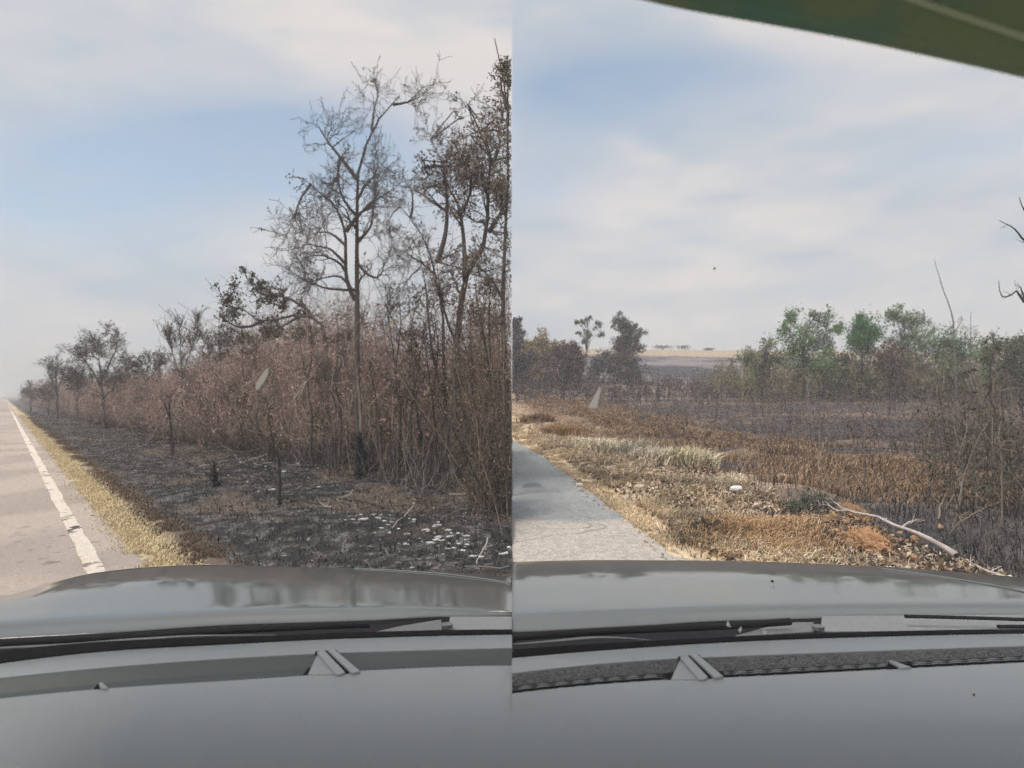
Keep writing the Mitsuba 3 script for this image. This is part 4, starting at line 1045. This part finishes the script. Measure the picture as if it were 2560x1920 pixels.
def loft(rows, sub=1):
    P = np.stack(rows)                                    # rows x columns x 3
    if sub > 1:
        f = PchipInterpolator(np.arange(len(P)), P, axis=0)
        P = f(np.linspace(0, len(P) - 1, (len(P) - 1) * sub + 1))
    i = np.arange(P.shape[0] * P.shape[1]).reshape(P.shape[:2])
    q = np.stack([i[:-1, :-1], i[:-1, 1:], i[1:, 1:], i[1:, :-1]], -1).reshape(-1, 4)
    return P.reshape(-1, 3), q


def join(parts):
    v, f, n = [], [], 0
    for a, b in parts:
        b = np.asarray(b)
        b = np.vstack([b[:, [0, 1, 2]], b[:, [0, 2, 3]]]) if b.shape[1] == 4 else b
        v.append(a), f.append(b + n)
        n += len(a)
    return np.vstack(v), np.vstack(f)


def bar(P, r, flat=1.0, sides=10):
    m = MB()
    P = np.asarray(P)
    tubes(m, P[None], np.broadcast_to(r, len(P))[None].astype(float), [0, 0, 0], sides)
    v, f, _ = m.arrays()
    if flat != 1.0:
        c = np.repeat(P, sides, 0)
        v = c + (v - c) * [1, 1, flat]
    return v, f


def slab(poly, drop0, drop1, y0, y1, thick):
    """A small plate whose outline is given in the photograph, on the plane that runs from (row y0, drop0) to (row y1, drop1)."""
    poly = V3(poly, )
    drop = drop0 + (poly[:, 1] - y0) / (y1 - y0) * (drop1 - drop0)
    d = drop / fall(poly[:, 1])
    a = np.stack([across(poly[:, 0], poly[:, 1]) * d, d, EYE - drop], -1)
    b = a - [0, 0, thick]
    n = len(a)
    v = np.vstack([a, b])
    f = [[0, k, k + 1] for k in range(1, n - 1)] + [[n, n + k + 1, n + k] for k in range(1, n - 1)]
    for k in range(n):
        f += [[k, (k + 1) % n, n + (k + 1) % n], [k, n + (k + 1) % n, n + k]]
    return v, V3(f)


CARS = {
    'car': dict(
        x=(-70, 512),
        E=[(-70, 625), (0, 596), (14, 594), (30, 589.5), (60, 580), (100, 572), (150, 567), (200, 565), (300, 567), (400, 570), (512, 577)],
        L=[(0, 622), (69, 617.5), (162, 613), (278, 608), (393, 606), (512, 611)],
        C=[(0, 638.8), (116, 632), (231, 624.5), (370, 620), (447, 616.5), (512, 616.5)],
        S=[(0, 664), (116, 651), (231, 644.6), (347, 639), (512, 635)],
        T=[(0, 678), (312, 654), (366, 652), (512, 648)],
        B=[(0, 698), (98, 688.6), (305, 675), (366, 670), (512, 665)],
        label='grey car seen from its front seat, its bonnet beside the brown road'),
    'car_001': dict(
        x=(512, 1110),
        E=[(512, 562), (600, 560), (720, 560.5), (813, 563.5), (882, 566.5), (952, 571.5), (1024, 577.5)],
        L=[(512, 613.5), (674, 606.5), (800, 603), (1024, 602)],
        C=[(512, 631.8), (628, 626), (720, 620.5), (808, 618), (850, 616.5), (1024, 615.5)],
        S=[(512, 658.5), (628, 649), (743, 642), (860, 637.6), (1024, 634)],
        T=[(512, 673.5), (679, 658.5), (708, 657.3), (859, 651.5), (1024, 646)],
        B=[(512, 693), (669, 679.3), (727, 677), (905, 668), (1024, 662)],
        label='grey car seen from its front seat, its bonnet beside the grey road'),
}
WS = {}
for car, q in CARS.items():
    xs = np.linspace(*q['x'], 180)
    B, Tt, S, C, L, E = (line3(q[k], d, xs) for k, d in (('B', 0.305), ('T', 0.300), ('S', 0.297), ('C', 0.345), ('L', 0.337), ('E', 0.378)))

    def flat(py, drop):
        return line3([(-200, py), (1300, py)], drop, xs)
    near = [flat(1000, 0.47), flat(880, 0.40), flat(800, 0.349), flat(768, 0.332), flat(740, 0.321), flat(716, 0.3125)]
    near.append((near[-1] * 0.4 + B * 0.6) + [0, 0, 0.0012])
    v1 = loft(near + [B - [0, 0.003, -0.0002]], 5)
    lip = loft([B - [0, 0.003, -0.0002], B + [0, 0.001, -0.0006], B + [0, 0.003, -0.004], B + [0, 0.004, -0.012]])
    add(f'{car}__dashboard', join([v1, lip]), 'dash_plastic', smooth=50)
    f0 = B + [0, 0.004, -0.010]
    w0 = Tt * 0.72 + B * 0.28
    w0 = np.c_[w0[:, :2], EYE - 0.3135 + 0 * w0[:, 2]]
    grille = 'grille_plastic' if car == 'car_001' else 'trough_plastic'
    add(f'{car}__dashboard__defroster_grille', loft([f0, w0, Tt * 0.25 + w0 * 0.75, Tt + [0, 0.001, -0.001]], 2), grille, smooth=40)
    add(f'{car}__dashboard__rear_ledge', loft([Tt + [0, 0, -0.004], Tt, Tt + [0, 0.004, 0.0008], S, S + [0, 0.004, -0.002], S + [0, 0.006, -0.04]], 3), 'dash_plastic', smooth=50)
    # the trough under the wipers, the bonnet
    c0 = S + [0, 0.012, -0.045]
    add(f'{car}__cowl', loft([S + [0, 0.0065, -0.010], c0, C * 0.5 + c0 * 0.5 + [0, 0, -0.008], C + [0, -0.012, -0.006], C + [0, -0.001, -0.0006]], 3), 'black_plastic', smooth=40)
    Em = L * 0.5 + E * 0.5 + [0, 0, 0.0075]
    Lm = L * 0.8 + E * 0.2 + [0, 0, 0.0035]
    s = (E - L) / np.linalg.norm(E - L, axis=1, keepdims=True)
    bonnet = [C + [0, 0.002, -0.02], C, C * 0.5 + L * 0.5 + [0, 0, 0.0006], L, Lm, Em, L * 0.2 + E * 0.8 + [0, 0, 0.0045], E, E + [0, 0.03, -0.008], E + [0, 0.07, -0.035], E + [0, 0.10, -0.12], E + [0, 0.11, -0.40]]
    add(f'{car}__bonnet', loft(bonnet, 6), 'bonnet_paint', smooth=True)
    # windscreen
    g0 = S + [0, 0.004, -0.004]
    g1 = np.c_[xs / FPX * 0.28 - 512 / FPX * 0.28, 0 * xs + 0.50, 0 * xs + EYE + 0.30]
    if car == 'car':
        g1[:, 0] = np.interp(np.linspace(0, 1, len(xs)), [0, 1], [-0.55, 0])
    else:
        g1[:, 0] = np.interp(np.linspace(0, 1, len(xs)), [0, 1], [0, 0.55])
    if car == 'car':
        g0[-1, 0] = g1[-1, 0] = -0.0004
    else:
        g0[0, 0] = g1[0, 0] = 0.0004
    rows = [g0 * (1 - t) + g1 * t + [0, 0.035 * 4 * t * (1 - t), 0.03 * 4 * t * (1 - t)] for t in np.linspace(0, 1, 14)]
    WS[car] = np.stack(rows)
    add(f'{car}__windscreen', loft(rows), 'glass', smooth=True)
    # the black border along the foot of the glass, on its inner side
    hgt = np.interp(xs, [0, 120, 260, 512, 513, 700, 1024], [13, 10, 7, 5.5, 9, 6, 5])
    b0 = S + [0, 0.003, 0.0008]
    b1 = line3([(px, py) for px, py in q['S']], 0.297, xs)
    dS = 0.297 / fall(curve(q['S'], xs)) + 0.0065
    b1 = np.stack([across(xs, curve(q['S'], xs) - hgt) * dS, dS, EYE - fall(curve(q['S'], xs) - hgt) * dS], 1)
    add(f'{car}__windscreen__border', loft([b0 + [0, 0.004, -0.006], b0 + [0, 0.003, 0], b1, b1 + [0, 0.0012, 0]]), 'black_rubber')
    ridge = {'car': [(354, 569.5), (430, 573.5), (512, 584)], 'car_001': [(882, 569.5), (950, 579), (1024, 592.5), (1100, 611)]}[car]
    xr = np.linspace(ridge[0][0], ridge[-1][0], 60)
    yr = curve(ridge, xr)
    Sf = np.stack(bonnet[3:8])                            # the upper skin; the ridge lies on it
    pr = []
    for a, b in zip(xr, yr):
        k = np.argmin(np.abs(xs - a))
        col = Sf[:, k]
        py = H / 2 + FPX * np.tan(np.arctan((EYE - col[:, 2]) / col[:, 1]) + PITCH)
        yv = np.interp(-b, -py, col[:, 1])
        zv = np.interp(yv, col[:, 1], col[:, 2])
        pr.append([across(a, b) * yv, yv, zv + 0.001])
    add(f'{car}__bonnet__ridge', bar(spline(pr, 60), 0.0028, 0.8), 'bonnet_paint', smooth=40)
    # roof above the seats
    x0, x1 = (-0.75, -0.002) if car == 'car' else (0.002, 0.75)
    ro = trimesh.creation.box(extents=[x1 - x0, 1.7, 0.04])
    ro.apply_translation([(x0 + x1) / 2, 0.49 - 0.85, EYE + 0.322])
    add(f'{car}__roof', ro, 'headliner')
    tag(car, q['label'], 'car', 'cars the pictures are taken from')

# wiper of the left car
def pts3(pts, drop, n=24):
    p = V3(pts, )
    d = drop / fall(p[:, 1])
    return spline(np.stack([across(p[:, 0], p[:, 1]) * d, d, EYE - drop + 0 * d], -1), n)


def wiper(car, edge, blade, base, cap, cover, extra=()):
    k = f'{car}__wiper'
    add(k, bar(pts3(blade, 0.322), 0.0058, 0.9), 'black_rubber', smooth=40)
    add(k + '__arm', bar(pts3(edge, 0.314), np.r_[np.linspace(0.0016, 0.0034, 12), np.linspace(0.0034, 0.0004, 12)], 0.6), 'grey_metal', smooth=40)
    add(k + '__arm_foot', slab(base, 0.322, 0.318, base[0][1], base[1][1] + 12, 0.006), 'grey_metal')
    c = pts3([cap, (cap[0] + 0.1, cap[1] + 0.1)], 0.322, 2)[0]
    o = trimesh.creation.cylinder(0.0085, 0.005, sections=24)
    o.apply_translation(c - V3([0, 0, 0.005]))
    add(k + '__pivot_cap', o, 'grey_metal', smooth=40)
    add(f'{car}__cowl__cover', slab(cover, 0.336, 0.333, 616, 632, 0.006), 'cover_plastic')
    for j, e in enumerate(extra):
        add(k + '_001' + (f'__arm' if j else ''), bar(pts3(e, 0.318), 0.0032, 0.8), 'black_rubber', smooth=40)


wiper('car', [(-60, 653), (0, 648), (69, 644.6), (143, 639), (208, 635.5), (277, 635)], [(-60, 648), (0, 643), (116, 637), (231, 630), (370, 624)],
      [(372, 632.5), (400, 626), (430, 621), (441, 619.5), (442, 629.5), (400, 631.5)], (447, 622), [(450, 616.5), (511.8, 616.5), (511.8, 631), (448, 631)])
wiper('car_001', [(512.5, 644.5), (554, 641.2), (605, 637.5), (651, 640)], [(512.5, 637), (628, 630), (720, 626), (790, 621.5)],
      [(734, 636), (770, 626), (800, 621), (813, 619), (814, 631.5), (760, 635)], (818, 624), [(822, 616), (1110, 614), (1110, 629), (820, 631.5)],
      extra=([(905, 616.2), (960, 617.5), (1024, 619.5), (1100, 622)], [(998, 626.5), (1030, 626.5), (1100, 627)]))
# ribs and stops of the defroster grille
for car, dx, dy in (('car', 0, 0), ('car_001', 363, 5)):
    k = f'{car}__dashboard__rib'
    def mv(p):
        return [(a + dx, b + dy) for a, b in p]
    y0, y1 = 651 + dy, 674 + dy
    add(k, slab(mv([(308, 674.5), (314, 664), (317, 655), (336, 674.5)]), 0.2985, 0.304, y0, y1, 0.012), 'dash_plastic')
    add(k + '_001', slab(mv([(317, 652), (324, 650), (345, 672), (340, 674.5), (336, 674.5)]), 0.2950, 0.3025, y0, y1, 0.012), 'dash_plastic')
    add(k + '_002', slab(mv([(327, 649.5), (334, 649), (360, 671), (352, 673)]), 0.2950, 0.3025, y0, y1, 0.012), 'dash_plastic')
    add(k + '_003', slab(mv([(315, 651.5), (336, 649.5), (356, 671.5), (334, 674)]), 0.2968, 0.3040, y0, y1, 0.004), 'black_rubber')
    add(k + '_004', slab(mv([(303, 674.8), (309, 667), (317, 674.2)]), 0.3000, 0.3045, y0, y1, 0.004), 'black_rubber')
for car, (a, b) in (('car', (102, 688.5)), ('car_001', (893, 668.5))):
    k = f'{car}__dashboard__stop'
    add(k, slab([(a - 8, b), (a - 4, b - 5), (a - 1, b)] if car == 'car' else [(a - 6, b), (a - 5, b - 7), (a + 8, b - 0.4)], 0.3, 0.3045, b - 8, b + 1, 0.004), 'black_rubber')
    add(k + '_001', slab([(a - 3, b - 6), (a, b - 6.5), (a + 6, b - 0.5), (a - 1, b)] if car == 'car' else [(a - 4, b - 8), (a - 1, b - 8), (a + 18, b - 1.5), (a + 8, b - 0.5)], 0.2985, 0.3035, b - 8, b + 1, 0.006), 'dash_plastic')
# slats along the front of the right grille
q = CARS['car_001']
for j, (o, dr_) in enumerate(((-0.8, 0.3052), (-2.6, 0.3046), (-4.4, 0.3040))):
    for i, (a, b) in enumerate(((512.6, 662), (724, 890), (912, 1100))):
        xs = np.linspace(a, b, 60)
        p = line3([(px, py + o) for px, py in q['B']], dr_, xs)
        p = p + np.c_[0 * xs, 0 * xs, 0.0006 * np.sin(xs * 0.35)]
        add('car_001__dashboard__slat' + (f'_{j * 3 + i:03d}' if j * 3 + i else ''), bar(p, 0.0007 if j else 0.0009), 'dash_plastic' if j else 'black_rubber', smooth=40)
    p = line3([(px, py + o - 0.9) for px, py in q['B']], dr_ - 0.0003, np.linspace(512.6, 1100, 120))
    add('car_001__dashboard__slot' + (f'_{j:03d}' if j else ''), bar(p, 0.0008), 'black_rubber', smooth=40)

# a speck of dirt on the right dashboard
o = trimesh.creation.icosphere(1, 0.0014)
p = line3([(900, 695), (1000, 695)], 0.3085, V3([974.0]))[0]
o.apply_translation(p)
add('car_001__dashboard__speck', o, 'speck')

# marks on the glass
def on_glass(car, px, py, off=0.0015):
    G = WS[car]
    mid = G[:, G.shape[1] // 2]
    e = H / 2 + FPX * np.tan(np.arctan((EYE - mid[:, 2]) / mid[:, 1]) + PITCH)
    px, py = np.asarray(px, float), np.asarray(py, float)
    yy_ = np.interp(-py, -e, mid[:, 1])
    return up(px, py, yy_ - off)


def smear(key, car, poly, bsdf, off=0.0015):
    poly = V3(poly, )
    a = on_glass(car, poly[:, 0], poly[:, 1], off)
    b = on_glass(car, poly[:, 0], poly[:, 1], off - 0.0009)
    n = len(a)
    f = [[0, k, k + 1] for k in range(1, n - 1)] + [[n, n + k + 1, n + k] for k in range(1, n - 1)]
    for k in range(n):
        f += [[k, (k + 1) % n, n + (k + 1) % n], [k, n + (k + 1) % n, n + k]]
    add(key, (np.vstack([a, b]), V3(f)), bsdf)


smear('car__windscreen__smudge', 'car', [(255.5, 390), (256, 384), (260, 377), (265, 370.5), (268.5, 367), (268, 374), (264, 382), (259, 389)], 'smear')
smear('car_001__windscreen__smudge', 'car_001', [(588, 408), (590, 404), (596, 393), (600, 386), (600.5, 390), (598, 402), (597, 408)], 'smear')
smear('car_001__windscreen__speck', 'car_001', [(713, 269), (713.4, 267.6), (714.6, 267.2), (715.8, 268), (715.4, 269), (714, 269.5)], 'speck')
smear('car_001__windscreen__speck_001', 'car_001', [(770, 581), (772, 579.5), (774, 581), (773, 583)], 'speck')
smear('car_001__windscreen__speck_002', 'car_001', [(770, 585.5), (772.5, 584.5), (775, 586), (774, 588), (771, 588)], 'smear')
smear('car_001__windscreen__speck_003', 'car_001', [(762, 632), (764, 630), (767, 631), (767, 634), (764, 635)], 'smear')
smear('car_001__windscreen__speck_004', 'car_001', [(726, 625), (728, 620), (729.5, 624), (731, 627), (728, 626.5)], 'smear')
smear('car_001__windscreen__speck_005', 'car_001', [(738, 630), (741, 626), (742, 629), (740, 633)], 'smear')

# green sun visor in the upper right corner
e = V3([(560, -33), (690, 0), (760, 12.5), (860, 31), (940, 48), (1024, 67), (1120, 91)])
xs = np.linspace(560, 1120, 60)
ye = curve(e, xs)
yp = curve([(560, -135), (910, -1), (1024, 38), (1120, 73)], xs)


def vis(py, dep):
    return up(xs, py, dep)


dep = 0.43
rows = []
for a in np.linspace(-math.pi / 2, math.pi / 2, 7):
    rows.append(vis(ye + 1.5, dep) + V3([0, -math.sin(a) * -0.008, -math.cos(a) * 0.003]))
front = [vis(ye - 6, dep - 0.0085), vis(ye * 0.5 + yp * 0.5 - 4, dep - 0.010), vis(yp - 10, dep - 0.010), vis(yp - 90, dep - 0.012), vis(yp - 190, dep - 0.012)]
back = [vis(ye - 6, dep + 0.0085), vis(yp - 190, dep + 0.010)]
add('car_001__sun_visor', loft(front[::-1] + rows + back), 'visor_cloth', smooth=45)
add('car_001__sun_visor__piping', bar(vis(yp, dep - 0.0105), 0.0022), 'visor_piping', smooth=40)
labels['car_001__sun_visor'] = {'label': 'green padded sun visor in the upper right corner'}
